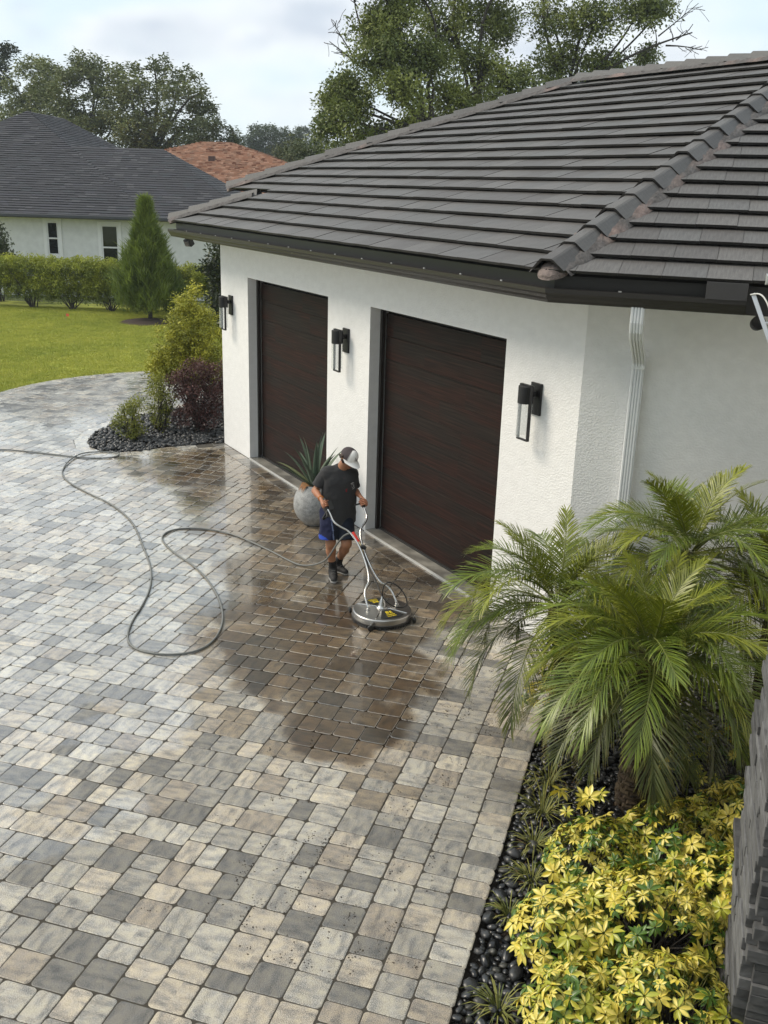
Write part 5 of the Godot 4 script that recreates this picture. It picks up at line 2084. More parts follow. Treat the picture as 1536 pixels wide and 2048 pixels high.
func rosette(kind: int) -> ArrayMesh:
	# one hand-shaped leaf: eight leaflets about the end of its stalk
	var mb := MB.new()
	var n := 8
	var stalk := Vector3(0, -0.09, 0)
	mb.tube([stalk, Vector3.ZERO], 0.0022, 4, Color(0.2, 0.22, 0.05), false)
	for k in n:
		var a := TAU * k / n + R.randf_range(-0.14, 0.14)
		var l := 0.060 * R.randf_range(0.78, 1.12)
		var down := R.randf_range(-0.25, 0.35)
		var yellow := Color(0.68, 0.53, 0.06).lerp(Color(0.76, 0.65, 0.17), R.randf())
		var lime := Color(0.36, 0.38, 0.045).lerp(Color(0.50, 0.47, 0.05), R.randf())
		var green := Color(0.055, 0.115, 0.018).lerp(Color(0.10, 0.18, 0.022), R.randf())
		var core := yellow
		var rim := green
		var x := R.randf()
		if kind == 0:
			core = yellow
			rim = yellow if x < 0.35 else lime
		elif kind == 1:
			core = yellow if x < 0.55 else lime
			rim = green if x < 0.7 else lime
		elif kind == 2:
			core = green if x < 0.5 else lime
			rim = green if x < 0.7 else yellow
		else:
			core = green
			rim = green if x < 0.75 else lime
		leaflet(mb, Transform3D(Basis(UP, a) * Basis(Vector3(0, 0, 1), -down) * Basis(Vector3(1, 0, 0), R.randf_range(-0.3, 0.3)), Vector3(cos(-a), 0, sin(-a)) * 0.006), l, l * R.randf_range(0.36, 0.46), core, rim, 0.35)
	return mb.commit()


func bed_plants() -> void:
	R.seed = 19
	var g := [Color(0.045, 0.085, 0.012), Color(0.21, 0.27, 0.034), Color(0.28, 0.25, 0.05)]
	var gy := [Color(0.11, 0.145, 0.014), Color(0.27, 0.29, 0.03), Color(0.36, 0.28, 0.05)]
	var old := [Color(0.05, 0.072, 0.014), Color(0.115, 0.13, 0.022), Color(0.30, 0.20, 0.04)]
	var sear := [Color(0.40, 0.16, 0.04), Color(0.30, 0.10, 0.03), Color(0.42, 0.22, 0.08)]
	fronds = [[], [], [], []]
	for k in 3:
		fronds[0].append(frond(0.74, 1.25, 0.95, gy, 58, 0.22))
		fronds[1].append(frond(0.95, 0.90, 1.65, g if k else gy, 64, 0.29))
		fronds[2].append(frond(1.05, 0.45, 1.85, g if k else gy, 66, 0.31))
		fronds[3].append(frond(1.08, -0.05, 1.5, old, 66, 0.31))
	palm("left pygmy palm that leans over the driveway in front of the white pier", Vector3(1.66, -0.05, -6.75), Vector3(1.34, 1.22, -6.92), 42, 0.4, 0.075)
	var p2 := palm("tallest pygmy palm with bare brown trunk in front of the white downpipe", Vector3(2.25, -0.05, -6.85), Vector3(2.31, 1.64, -7.0), 38, 1.3, 0.075)
	palm("frontmost and fullest pygmy palm that hangs over the yellow shrubs", Vector3(1.86, -0.05, -6.2), Vector3(1.85, 1.22, -6.1), 58, 2.2, 0.10)
	palm("pygmy palm half out of the photo at its right edge", Vector3(2.95, -0.05, -6.75), Vector3(2.95, 1.5, -6.8), 34, 0.9, 0.075)
	var dead := vc(0.7)
	for k in 2:
		part("frond", frond(0.62, 0.05, 1.0, sear, 30, 0.2), dead, p2, Transform3D(Basis(UP, PI * 0.75 - k * 0.9), Vector3(-0.08, 1.12 - k * 0.05, 0.1))).set_meta("label", "dried orange brown frond")
	# the yellow variegated shrubs: every leaf is a part
	var kinds := []
	for k in 4:
		var row := []
		for j in 4:
			row.append(rosette(k))
		kinds.append(row)
	var lm := vc(0.33)
	lm.backlight_enabled = true
	lm.backlight = Color(0.42, 0.42, 0.12)
	var mounds := [
		[Vector3(1.42, 0, -5.18), 0.34, 0.50, "with a tall sprig at its back, nearest the front palm trunk"], [Vector3(1.92, 0, -5.25), 0.46, 0.55, "at the back under the drooping palm fronds"],
		[Vector3(2.45, 0, -5.45), 0.46, 0.60, "at the back right beside the stone pillar"], [Vector3(1.13, 0, -4.62), 0.31, 0.40, "that juts out towards the driveway edge"],
		[Vector3(1.58, 0, -4.6), 0.46, 0.54, "in the middle of the yellow mass"], [Vector3(1.10, 0, -4.02), 0.31, 0.42, "at the bottom left of the yellow mass by the grass tufts"],
		[Vector3(1.5, 0, -3.95), 0.42, 0.50, "at the bottom edge of the photo beside the stone pillar"], [Vector3(2.1, 0, -4.75), 0.4, 0.56, "half hidden by the stone pillar"],
		[Vector3(1.55, 0, -7.15), 0.36, 0.66, "in the shade behind the front palm"], [Vector3(2.5, 0, -6.2), 0.42, 0.55, "in deep shade at the right under the palms"]]
	for k in mounds.size():
		var e: Array = mounds[k]
		var o := thing("variegated_shrub", "yellow variegated shrub %s" % e[3], "shrub", e[0] + Vector3(0, -0.06, 0), "yellow variegated shrubs in the planting bed")
		var wood := MB.new()
		var n := 235 if k < 8 else 70
		var tops := []
		for j in n:
			var a := R.randf() * TAU
			var rr := sqrt(R.randf())
			var h := sqrt(maxf(0.0, 1.0 - rr * rr * 0.85))
			var depth := pow(R.randf(), 2.2) * 0.42
			var at := Vector3(cos(a) * rr * e[1] * 1.08, e[2] * h * (1.0 - depth) + 0.05 + R.randf_range(-0.03, 0.05), sin(a) * rr * e[1] * 1.08)
			if k == 0 and j < 9:
				at = Vector3(-0.10 + R.randfn() * 0.06, 0.64 + R.randf_range(-0.1, 0.08), -0.12 + R.randfn() * 0.06)
			var nrm := (Vector3(cos(a) * rr * 1.1, 0.75, sin(a) * rr * 1.1) + Vector3(R.randfn(), 0, R.randfn()) * 0.32).normalized()
			var xa := nrm.cross(Vector3(R.randfn(), R.randfn(), R.randfn())).normalized()
			var s := R.randf_range(0.62, 1.25) * (1.0 - depth * 0.4)
			var x := R.randf() + depth * 0.75
			var kind := 0 if x < 0.34 else 1 if x < 0.70 else 2 if x < 0.95 else 3
			part("leaf", kinds[kind][R.randi() % 4], lm, o, Transform3D(Basis(xa, nrm, xa.cross(nrm)) * Basis.from_scale(Vector3.ONE * s), at))
			if j % 3 == 0:
				tops.append(at - nrm * 0.08)
		for at in tops:
			limb(wood, Vector3(R.randfn() * 0.06, 0, R.randfn() * 0.06), at, 0.006, 0.003, 0.15, 4)
		part("stems", wood.commit(), bark_m, o)
	# grass tufts among the pebbles
	var tufts := [[1.52, -7.02, 1.25, "farthest tuft, yellowing, below the palm fronds"], [1.30, -6.42, 1.15, "large dark tuft second from the garage"], [1.19, -6.02, 1.25, "largest tuft, left of the front palm trunk"], [1.08, -5.66, 0.85, "yellowish tuft in the middle of the row"], [1.02, -5.30, 0.85, "tuft level with the back of the yellow shrubs"], [0.84, -4.98, 0.7, "small green tuft against the corner of the yellow shrubs"], [0.70, -4.24, 0.85, "nearest tuft, brownish, at the bottom edge of the photo"]]
	var tm := vc(0.6)
	for k in tufts.size():
		var e: Array = tufts[k]
		var o := thing("grass_tuft", "lily turf %s" % e[3], "grass tuft", Vector3(e[0], -0.04, e[1]), "grass tufts along the pebble strip")
		for layer in 2:
			var mb := MB.new()
			for j in (58 if layer == 0 else 12):
				var a := R.randf() * TAU
				var l: float = R.randf_range(0.12, 0.24) * e[2]
				var d := Vector3(cos(a), 0, sin(a))
				var side := Vector3(-sin(a), 0, cos(a)) * 0.0032
				var up := R.randf_range(0.35, 1.0) if layer == 0 else R.randf_range(0.05, 0.25)
				var p0 := d * R.randf() * 0.03
				var p1 := p0 + d * l * 0.3 + UP * l * 0.62 * up
				var p2b := p0 + d * l * 0.72 + UP * l * 0.80 * up
				var p3 := p0 + d * l * 1.05 + UP * l * 0.55 * up
				var col := Color(0.07, 0.095, 0.022).lerp(Color(0.29, 0.28, 0.07), R.randf())
				if layer == 1:
					col = Color(0.16, 0.075, 0.035).lerp(Color(0.22, 0.16, 0.08), R.randf())
				mb.quad(p0 - side, p1 - side, p1 + side, p0 + side, col)
				mb.quad(p1 - side, p2b - side * 0.8, p2b + side * 0.8, p1 + side, col)
				mb.face(p2b - side * 0.8, p3, p2b + side * 0.8, col)
			part("blades" if layer == 0 else "dry_blades", mb.commit(), tm, o)
	# the ledge-stone pillar at the right edge
	R.seed = 77
	var pil := thing("stone_pillar", "grey ledge stone pillar of thin stacked blocks at the right edge", "pillar", Vector3(1.80, -0.05, -3.83))
	var core := MB.new()
	core.box(Transform3D(Basis(PV, UP, -PU), PV * 0.64 + PU * 0.64 + UP * 1.5), Vector3(1.2, 3.0, 1.2))
	part("core", core.commit(), mat(0.10, 0.10, 0.105, 0.9), pil)
	var mats := []
	for k in 5:
		var v: float = [0.125, 0.15, 0.175, 0.105, 0.20][k]
		var sm := tri(mat(v, v * 1.01, v * 1.03, 0.88), 1.4)
		sm.albedo_texture = noise_tex(noise(0.035, 4, FastNoiseLite.TYPE_SIMPLEX_SMOOTH, 120 + k), 128, 0.7, 1.0)
		bump(sm, noise_tex(noise(0.08, 3), 128), 0.5)
		mats.append(sm)
	var y := 0.0
	while y < 2.75:
		var h := R.randf_range(0.042, 0.072)
		var odd := R.randf() < 0.5
		for face in 2:
			var d := PV if face == 0 else PU
			var out := -PU if face == 0 else -PV
			var s := 0.0 if odd == (face == 0) else 0.03
			while s < (1.15 if face == 0 else 0.75):
				var l := R.randf_range(0.13, 0.36) if face == 0 else R.randf_range(0.22, 0.5)
				var proud := R.randf_range(-0.004, 0.036) if face == 0 else R.randf_range(-0.002, 0.016)
				var start := s - (R.randf_range(0.0, 0.03) if s == 0.0 else 0.0)
				var mb := MB.new()
				mb.bevel_box(Transform3D(), Vector3(l - 0.003 + s - start, h - 0.003, 0.07), 0.003)
				var at := d * ((start + s + l) * 0.5) + out * (proud - 0.015) + UP * (y + h * 0.5)
				var xa := d if d.cross(UP).dot(out) > 0 else -d
				part("stone_block", mb.commit(), mats[R.randi() % 5], pil, Transform3D(Basis(xa, UP, out) * Basis(UP, R.randf_range(-0.015, 0.015)), at))
				s += l
		y += h


# ---------------------------------------------------------------- the worker, the cleaner and its hose
const OM := Vector3(-0.47, 0, -10.42)
var BF := Vector3(0.439, 0, 0.898).normalized()
var BL := Vector3(0.898, 0, -0.439).normalized()


func bl(l: float, u: float, f: float) -> Vector3:
	# a point by the worker: to his left, up, to his front
	return OM + BL * l + UP * u + BF * f


func bone(a: Vector3, b: Vector3, ra: float, rb: float, k := 0.03) -> Array:
	return [a, b, ra, rb, k]


func smooth_path(p: Array, times := 2) -> Array:
	for go in times:
		var q := [p[0]]
		for k in p.size() - 1:
			q.append((p[k] as Vector3).lerp(p[k + 1], 0.25))
			q.append((p[k] as Vector3).lerp(p[k + 1], 0.75))
		q.append(p[p.size() - 1])
		p = q
	return p


func hand(mb: MB, wrist: Vector3, grip: Vector3, axis: Vector3, out: Vector3, thumb_to: float, paint) -> void:
	# closed round a bar: grip is where the middle of the fist sits on the bar's axis, out is where the back of the hand is
	axis = axis.normalized()
	out = (out - axis * out.dot(axis)).normalized()
	var front := axis.cross(out).normalized() * thumb_to
	var bones := []
	bones.append(bone(wrist, grip + out * 0.034, 0.021, 0.024, 0.02))
	bones.append(bone(grip + out * 0.035 - axis * 0.026, grip + out * 0.035 + axis * 0.026, 0.016, 0.016, 0.016))
	bones.append(bone(grip + out * 0.03 - front * 0.018 - axis * 0.022, grip + out * 0.03 - front * 0.018 + axis * 0.022, 0.015, 0.015, 0.016))
	body(mb, bones, 0.0045, [], paint)
	for i in 4:
		var t: float = [-0.031, -0.0105, 0.0105, 0.030][i]
		var len: float = [0.86, 1.0, 1.06, 0.97][i]
		var at := grip + axis * t
		var r := 0.0088 - 0.0008 * absf(i - 1.6)
		var p0 := at + out * 0.034
		var p1 := at + out * 0.020 + front * 0.031
		var p2 := at - out * 0.018 * len + front * 0.026
		var p3 := at - out * 0.029 * len - front * 0.006 * len
		body(mb, [bone(p0, p1, r * 1.1, r, 0.004), bone(p1, p2, r, r * 0.95, 0.004), bone(p2, p3, r * 0.95, r * 0.8, 0.004)], 0.004, [], paint)
	var base := grip + out * 0.026 - front * 0.022 + axis * 0.022
	var t1 := grip - front * 0.034 + axis * 0.034 - out * 0.004
	var t2 := grip - front * 0.024 + axis * 0.040 - out * 0.026
	body(mb, [bone(base, t1, 0.0135, 0.0105, 0.006), bone(t1, t2, 0.0105, 0.0085, 0.004)], 0.004, [], paint)


func worker() -> void:
	R.seed = 20
	cleaner()
	var o := thing("person", "person in dark t-shirt, navy shorts and white-fronted cap pushing the surface cleaner", "person")
	# --- joints
	var hipR := bl(-0.135, 0.77, 0.0)
	var hipL := bl(0.02, 0.77, 0.01)
	var knR := bl(-0.158, 0.425, 0.075)
	var anR := bl(-0.118, 0.115, 0.045)
	var knL := bl(-0.015, 0.445, 0.185)
	var anL := bl(0.012, 0.150, -0.085)
	var shR := bl(-0.195, 1.225, -0.02)
	var shL := bl(0.128, 1.195, 0.0)
	var elR := bl(-0.285, 1.005, -0.085)
	var elL := bl(0.172, 0.975, -0.055)
	var wrR := bl(-0.322, 0.995, 0.185)
	var wrL := bl(0.128, 0.985, 0.195)
	var gripR := Vector3(-0.619, 0.957, -10.046)
	var gripL := Vector3(-0.236, 0.935, -10.194)
	var axR := Vector3(-0.31, 0.65, -0.69)
	var hc := bl(0.04, 1.395, 0.075)
	var hf := (BF * 0.74 - UP * 0.55 + BL * 0.26).normalized()
	var hl := UP.cross(hf).normalized()
	var hu := hf.cross(hl).normalized()
	var skin := Color(0.36, 0.165, 0.088)
	var paint := func(p: Vector3) -> Color:
		var q := p - hc
		var x := q.dot(hl)
		var y := q.dot(hu)
		var z := q.dot(hf)
		var c := skin
		if p.distance_to(hc) < 0.16 and z > 0.03:
			if absf(y + 0.062) < 0.008 and absf(x) < 0.024 and z > 0.05:
				c = Color(0.30, 0.09, 0.06)
			for s in [-1.0, 1.0]:
				var e := Vector2(x - s * 0.033, y + 0.004)
				if absf(e.x) < 0.014 and absf(e.y) < 0.0065:
					c = Color(0.02, 0.012, 0.01) if absf(e.x) < 0.007 else Color(0.6, 0.57, 0.54)
				elif absf(e.x) < 0.02 and absf(e.y - 0.02) < 0.005:
					c = Color(0.03, 0.018, 0.012)
		elif p.y > 0.85 and p.y < 1.04 and q.length() > 0.25:
			c = skin.lerp(Color(0.42, 0.17, 0.10), 0.4)
		return c
	var mb := MB.new()
	var bones := [
		bone(bl(-0.06, 0.80, 0.0), bl(-0.045, 1.0, 0.02), 0.105, 0.10, 0.05), bone(bl(-0.10, 1.08, 0.0), bl(-0.10, 1.17, 0), 0.085, 0.085, 0.05), bone(bl(0.03, 1.06, 0.01), bl(0.03, 1.16, 0.01), 0.085, 0.085, 0.05),
		bone(shR - UP * 0.02, shL - UP * 0.02, 0.042, 0.042, 0.06), bone(bl(-0.03, 1.2, 0.0), bl(0.0, 1.31, 0.035), 0.062, 0.050, 0.04), bone(bl(-0.005, 1.30, 0.03), hc, 0.048, 0.055, 0.03),
		bone(shR - UP * 0.02, elR, 0.043, 0.036, 0.03), bone(elR, elR.lerp(wrR, 0.35), 0.037, 0.036, 0.02), bone(elR.lerp(wrR, 0.35), wrR, 0.036, 0.024, 0.02),
		bone(shL - UP * 0.02, elL, 0.043, 0.036, 0.03), bone(elL, elL.lerp(wrL, 0.35), 0.037, 0.036, 0.02), bone(elL.lerp(wrL, 0.35), wrL, 0.036, 0.024, 0.02),
		bone(hipR, knR, 0.085, 0.054, 0.03), bone(knR, knR.lerp(anR, 0.3) - BF * 0.012, 0.051, 0.054, 0.03), bone(knR.lerp(anR, 0.3) - BF * 0.012, anR, 0.054, 0.033, 0.02),
		bone(hipL, knL, 0.085, 0.054, 0.03), bone(knL, knL.lerp(anL, 0.3) - UP * 0.012, 0.051, 0.054, 0.03), bone(knL.lerp(anL, 0.3) - UP * 0.012, anL, 0.054, 0.033, 0.02)]
	body(mb, bones, 0.012, [], paint)
	# head and face
	bones = [bone(hc - hf * 0.018 + hu * 0.018, hc + hf * 0.012 + hu * 0.022, 0.082, 0.080, 0.03), bone(hc + hf * 0.028 - hu * 0.015, hc + hf * 0.044 - hu * 0.072, 0.062, 0.040, 0.03), bone(hc + hf * 0.055 - hu * 0.094, hc + hf * 0.058 - hu * 0.090, 0.022, 0.022, 0.02),
		bone(hc + hf * 0.082 + hu * 0.012, hc + hf * 0.102 - hu * 0.030, 0.008, 0.0125, 0.012), bone(hc + hf * 0.076 + hu * 0.016 - hl * 0.04, hc + hf * 0.076 + hu * 0.016 + hl * 0.04, 0.012, 0.012, 0.014),
		bone(hc + hf * 0.080 - hu * 0.062 - hl * 0.014, hc + hf * 0.080 - hu * 0.062 + hl * 0.014, 0.008, 0.008, 0.008)]
	for s in [-1.0, 1.0]:
		bones.append(bone(hc + hl * s * 0.078 - hf * 0.01 + hu * 0.012, hc + hl * s * 0.080 - hf * 0.012 - hu * 0.024, 0.014, 0.010, 0.008))
		bones.append(bone(hc + hl * s * 0.045 + hf * 0.055 - hu * 0.03, hc + hl * s * 0.042 + hf * 0.05 - hu * 0.04, 0.022, 0.02, 0.02))
	body(mb, bones, 0.0042, [], paint)
	hand(mb, wrR, gripR, axR, -BL + UP * 0.25, 1.0, paint)
	hand(mb, wrL, gripL, axR, BL + UP * 0.35, -1.0, paint)
	var sm := vc(0.5)
	sm.subsurf_scatter_enabled = true
	sm.subsurf_scatter_strength = 0.08
	part("body", mb.commit(), sm, o)
	# hair curling out under the cap
	mb = MB.new()
	bones = []
	for k in 26:
		var a := R.randf_range(-2.1, 2.1)
		var d := (-hf * cos(a) + hl * sin(a)) * R.randf_range(0.078, 0.096)
		var p := hc + d + hu * R.randf_range(-0.045, 0.03)
		bones.append(bone(p, p + Vector3(R.randfn(), R.randfn(), R.randfn()) * 0.008, R.randf_range(0.012, 0.02), 0.012, 0.012))
	body(mb, bones, 0.005, [], null, noise(60.0, 2), 0.003)
	part("hair", mb.commit(), mat(0.030, 0.015, 0.009, 0.6), o)
	# cap: dark crown, white front, flat white peak
	mb = MB.new()
	var sides := 28
	var rings := 9
	var cc := hc + hu * 0.028 - hf * 0.004
	for layer in rings + 1:
		var w := layer * PI * 0.5 / rings
		for j in sides:
			var a := TAU * j / sides
			var f := cos(a)
			var up := 0.02 * maxf(0, f) * sin(w * 2.0)
			var p := cc + (hf * f * 0.106 + hl * sin(a) * 0.093) * cos(w) + hu * (sin(w) * 0.092 - 0.006 + up)
			mb.p(p, Color(0.86, 0.85, 0.83) if absf(wrapf(a, -PI, PI)) < 1.05 and layer < 9 else Color(0.065, 0.052, 0.055))
	for layer in rings:
		for j in sides:
			var a := layer * sides + j
			var b := layer * sides + (j + 1) % sides
			mb.tri(a, a + sides, b); mb.tri(b, a + sides, b + sides)
	var cloth := vc(0.9)
	var cap := part("cap", mb.commit(), cloth, o)
	mb = MB.new()
	for layer in 2:
		for k in 7:
			for j in 15:
				var u := -1.0 + j / 7.0
				var v := k / 6.0
				var reach := sqrt(maxf(0.0, 1.0 - u * u * 0.97))
				var p := cc + hl * u * 0.092 + hf * (0.100 * reach * (0.25 + 0.75 * reach) + v * 0.085 * (1.0 - 0.42 * u * u)) + hu * (0.002 - 0.020 * u * u - 0.016 * v - layer * 0.004)
				mb.p(p, Color(0.9, 0.89, 0.87) if layer == 0 else Color(0.3, 0.3, 0.3))
		for k in 6:
			for j in 14:
				var a := layer * 105 + k * 15 + j
				if layer == 0:
					mb.tri(a, a + 1, a + 15); mb.tri(a + 1, a + 16, a + 15)
				else:
					mb.tri(a, a + 15, a + 1); mb.tri(a + 1, a + 15, a + 16)
	part("peak", mb.commit(), cloth, cap)
	mb = MB.new()
	for st in [[Vector2(-0.014, 0.062), Vector2(-0.014, 0.028)], [Vector2(-0.014, 0.028), Vector2(0.004, 0.028)], [Vector2(-0.004, 0.05), Vector2(0.006, 0.018)], [Vector2(0.006, 0.056), Vector2(0.014, 0.02)]]:
		var pts := []
		for e in 2:
			var q: Vector2 = st[e]
			var r := sqrt(maxf(0.0, 1.0 - pow(q.y / 0.112, 2)))
			pts.append(cc + hf * (0.107 * r + 0.001) + hl * q.x + hu * q.y)
		mb.tube(pts, 0.0028, 5, Color(0.22, 0.21, 0.21))
	part("cap_emblem", mb.commit(), cloth, cap)
	# t-shirt, loose, with its folds
	mb = MB.new()
	var folds := noise(7.5, 2, FastNoiseLite.TYPE_SIMPLEX_SMOOTH, 88)
	var shirt := [
		bone(bl(-0.120, 1.16, 0.0), bl(-0.140, 0.66, 0.02), 0.108, 0.108, 0.07), bone(bl(0.050, 1.13, 0.015), bl(0.045, 0.66, 0.025), 0.108, 0.108, 0.07), bone(bl(-0.035, 1.10, 0.02), bl(-0.045, 0.66, 0.035), 0.115, 0.120, 0.06),
		bone(bl(-0.185, 1.222, -0.015), bl(0.118, 1.192, 0.0), 0.066, 0.066, 0.06), bone(bl(-0.035, 1.21, -0.01), bl(-0.02, 1.262, 0.005), 0.080, 0.062, 0.05)]
	var neck := bl(-0.012, 1.290, 0.030)
	body(mb, shirt, 0.010, [[bl(0, 0.648, 0), Vector3(0, -1, 0)], [neck, (UP + BF * 0.72 + BL * 0.05).normalized()]], null, folds, 0.010)
	for side in [[shR, elR, -1.0], [shL, elL, 1.0]]:
		var d: Vector3 = (side[1] - side[0]).normalized()
		var e: Vector3 = side[0] + d * 0.175
		body(mb, [bone(side[0] - d * 0.01 - BL * side[2] * 0.02 - UP * 0.012, e + d * 0.06, 0.069, 0.080, 0.03)], 0.009, [[e, (d + UP * -0.25).normalized()]], null, folds, 0.008)
	var tee := tri(mat(0.046, 0.046, 0.049, 0.92), 9.0)
	tee.albedo_texture = noise_tex(noise(0.08, 3), 128, 0.75, 1.0)
	tee.rim_enabled = true
	tee.rim = 0.25
	var shirt_o := part("shirt", mb.commit(), tee, o)
	# the pale print on the chest: a ring, strokes in it, a line under it
	var on_chest := func(l: float, u: float) -> Vector3:
		var p := bl(l, u, 0.3)
		for k in 24:
			p -= BF * maxf(0.0008, field_at(p, shirt) * 0.7)
		return p + BF * 0.013
	mb = MB.new()
	var chalk := Color(0.55, 0.55, 0.55)
	var c0 := Vector2(0.072, 1.085)
	var ring := []
	for k in 21:
		var a := TAU * k / 20.0 + 0.9
		if k < 19:
			ring.append(on_chest.call(c0.x + cos(a) * 0.030, c0.y + sin(a) * 0.036))
	mb.tube(ring, 0.0028, 5, chalk)
	for st in [[[-0.026, 0.034], [-0.016, 0.004], [-0.004, 0.032]], [[0.012, 0.002], [0.016, 0.02], [0.004, 0.022], [0.002, 0.008], [0.014, 0.004], [0.012, -0.02]], [[-0.012, -0.006], [-0.002, -0.026]], [[-0.036, -0.046], [0.012, -0.048]]]:
		var pts := []
		for q in st:
			pts.append(on_chest.call(c0.x + q[0], c0.y + q[1]))
		mb.tube(pts, 0.0024, 5, chalk)
	part("chest_print", mb.commit(), cloth, shirt_o)
	mb = MB.new()
	var redc := Color(0.20, 0.012, 0.02)
	var l0: Vector3 = on_chest.call(-0.030, 1.185)
	var l1: Vector3 = on_chest.call(-0.010, 1.06)
	mb.tube([l0, l0.lerp(l1, 0.5), l1], 0.003, 5, redc)
	mb.tube([on_chest.call(0.028, 1.175), l1 + BL * 0.01, l1], 0.003, 5, redc)
	mb.bevel_box(Transform3D(Basis(BL, UP, BF), l1 - UP * 0.016), Vector3(0.018, 0.034, 0.012), 0.004, redc)
	part("red_cord", mb.commit(), cloth, shirt_o)
	# shorts: navy, a bright blue wedge and a pale line on the outer side
	var short_paint := func(p: Vector3) -> Color:
		var q := p - OM
		var l := q.dot(BL)
		var f := q.dot(BF)
		var c := Color(0.0065, 0.0085, 0.022)
		var side := -0.16 - l + (f + 0.02) * 0.15
		if l < -0.1 and side > -0.03 and q.y < 0.40 + (side + 0.03) * 0.9:
			c = Color(0.022, 0.07, 0.44)
		elif l < -0.1 and absf(side - 0.035) < 0.006 and q.y > 0.45:
			c = Color(0.18, 0.22, 0.38)
		elif l < -0.1 and side > 0.035:
			c = Color(0.008, 0.013, 0.05)
		return c
	mb = MB.new()
	var dR := (knR - hipR).normalized()
	var dL := (knL - hipL).normalized()
	body(mb, [bone(bl(-0.06, 0.80, 0.0), bl(-0.06, 0.72, 0.0), 0.128, 0.130, 0.05), bone(hipR - dR * 0.02, knR - dR * 0.02, 0.105, 0.108, 0.05), bone(hipR + BL * -0.02, knR - dR * 0.02 - BL * 0.03, 0.09, 0.095, 0.05)], 0.009, [[knR - dR * 0.055, (dR - UP * 0.2).normalized()]], short_paint, folds, 0.012)
	body(mb, [bone(bl(-0.04, 0.78, 0.0), bl(-0.04, 0.70, 0.0), 0.12, 0.12, 0.05), bone(hipL - dL * 0.02, knL, 0.103, 0.096, 0.05)], 0.009, [[knL - dL * 0.035, (dL - UP * 0.1).normalized()]], short_paint, folds, 0.012)
	part("shorts", mb.commit(), cloth, o)
	# socks and shoes
	var sockm := mat(0.012, 0.012, 0.013, 0.95)
	var shoem := mat(0.020, 0.020, 0.021, 0.75)
	var solem := mat(0.28, 0.28, 0.27, 0.7)
	var feet := [[anR, bl(-0.098, 0.05, -0.005), bl(-0.160, 0.035, 0.185), knR], [anL, bl(-0.005, 0.060, -0.165), bl(0.050, 0.035, 0.015), knL]]
	for n in 2:
		var a: Vector3 = feet[n][0]
		var heel: Vector3 = feet[n][1]
		var toe: Vector3 = feet[n][2]
		mb = MB.new()
		body(mb, [bone(a + (feet[n][3] - a).normalized() * 0.105, a, 0.042, 0.041, 0.02), bone(a, heel.lerp(toe, 0.25), 0.041, 0.04, 0.02)], 0.008, [[a + (feet[n][3] - a).normalized() * 0.10, (feet[n][3] - a).normalized()]])
		part("sock", mb.commit(), sockm, o)
		mb = MB.new()
		var foot := [bone(heel + UP * 0.01, heel.lerp(toe, 0.5), 0.043, 0.042, 0.03), bone(heel.lerp(toe, 0.5), toe, 0.043, 0.036, 0.03), bone(heel + UP * 0.045, heel.lerp(toe, 0.35) + UP * 0.045, 0.040, 0.036, 0.03), bone(a, heel.lerp(toe, 0.15) + UP * 0.02, 0.045, 0.043, 0.03)]
		body(mb, foot, 0.007, [[Vector3(0, 0.012, 0), Vector3(0, -1, 0)]])
		var shoe := part("shoe", mb.commit(), shoem, o)
		mb = MB.new()
		body(mb, [bone(heel + UP * -0.01, heel.lerp(toe, 0.5) - UP * 0.01, 0.047, 0.046, 0.03), bone(heel.lerp(toe, 0.5) - UP * 0.01, toe - UP * 0.01, 0.047, 0.041, 0.03)], 0.006, [[Vector3(0, 0.002, 0), Vector3(0, -1, 0)], [Vector3(0, 0.026, 0), UP]])
		part("sole", mb.commit(), solem, shoe)
		mb = MB.new()
		var fd := (toe - heel).normalized()
		var fs := fd.cross(UP).normalized()
		for k in 3:
			var p: Vector3 = heel.lerp(toe, 0.42 + 0.12 * k) + UP * (0.078 - 0.014 * k)
			p.y = maxf(p.y, 0.05)
			for go in 20:
				p.y -= maxf(0.0, field_at(p, foot) * 0.6)
			mb.tube([p - fs * 0.022 + UP * 0.001, p + UP * 0.006, p + fs * 0.022 + UP * 0.001], 0.003, 5, Color(1, 1, 1))
		part("lace", mb.commit(), mat(0.16, 0.16, 0.16, 0.8), shoe)
	mb = MB.new()
	var wd := (wrR - elR).normalized()
	var loop := []
	var w1 := wd.cross(UP).normalized()
	var w2 := w1.cross(wd)
	for k in 13:
		var a := TAU * k / 12.0
		loop.append(wrR - wd * 0.02 + (w1 * cos(a) + w2 * sin(a)) * 0.028)
	mb.tube(loop, 0.0055, 6, Color(1, 1, 1))
	part("wristband", mb.commit(), mat(0.62, 0.20, 0.02, 0.6), o)


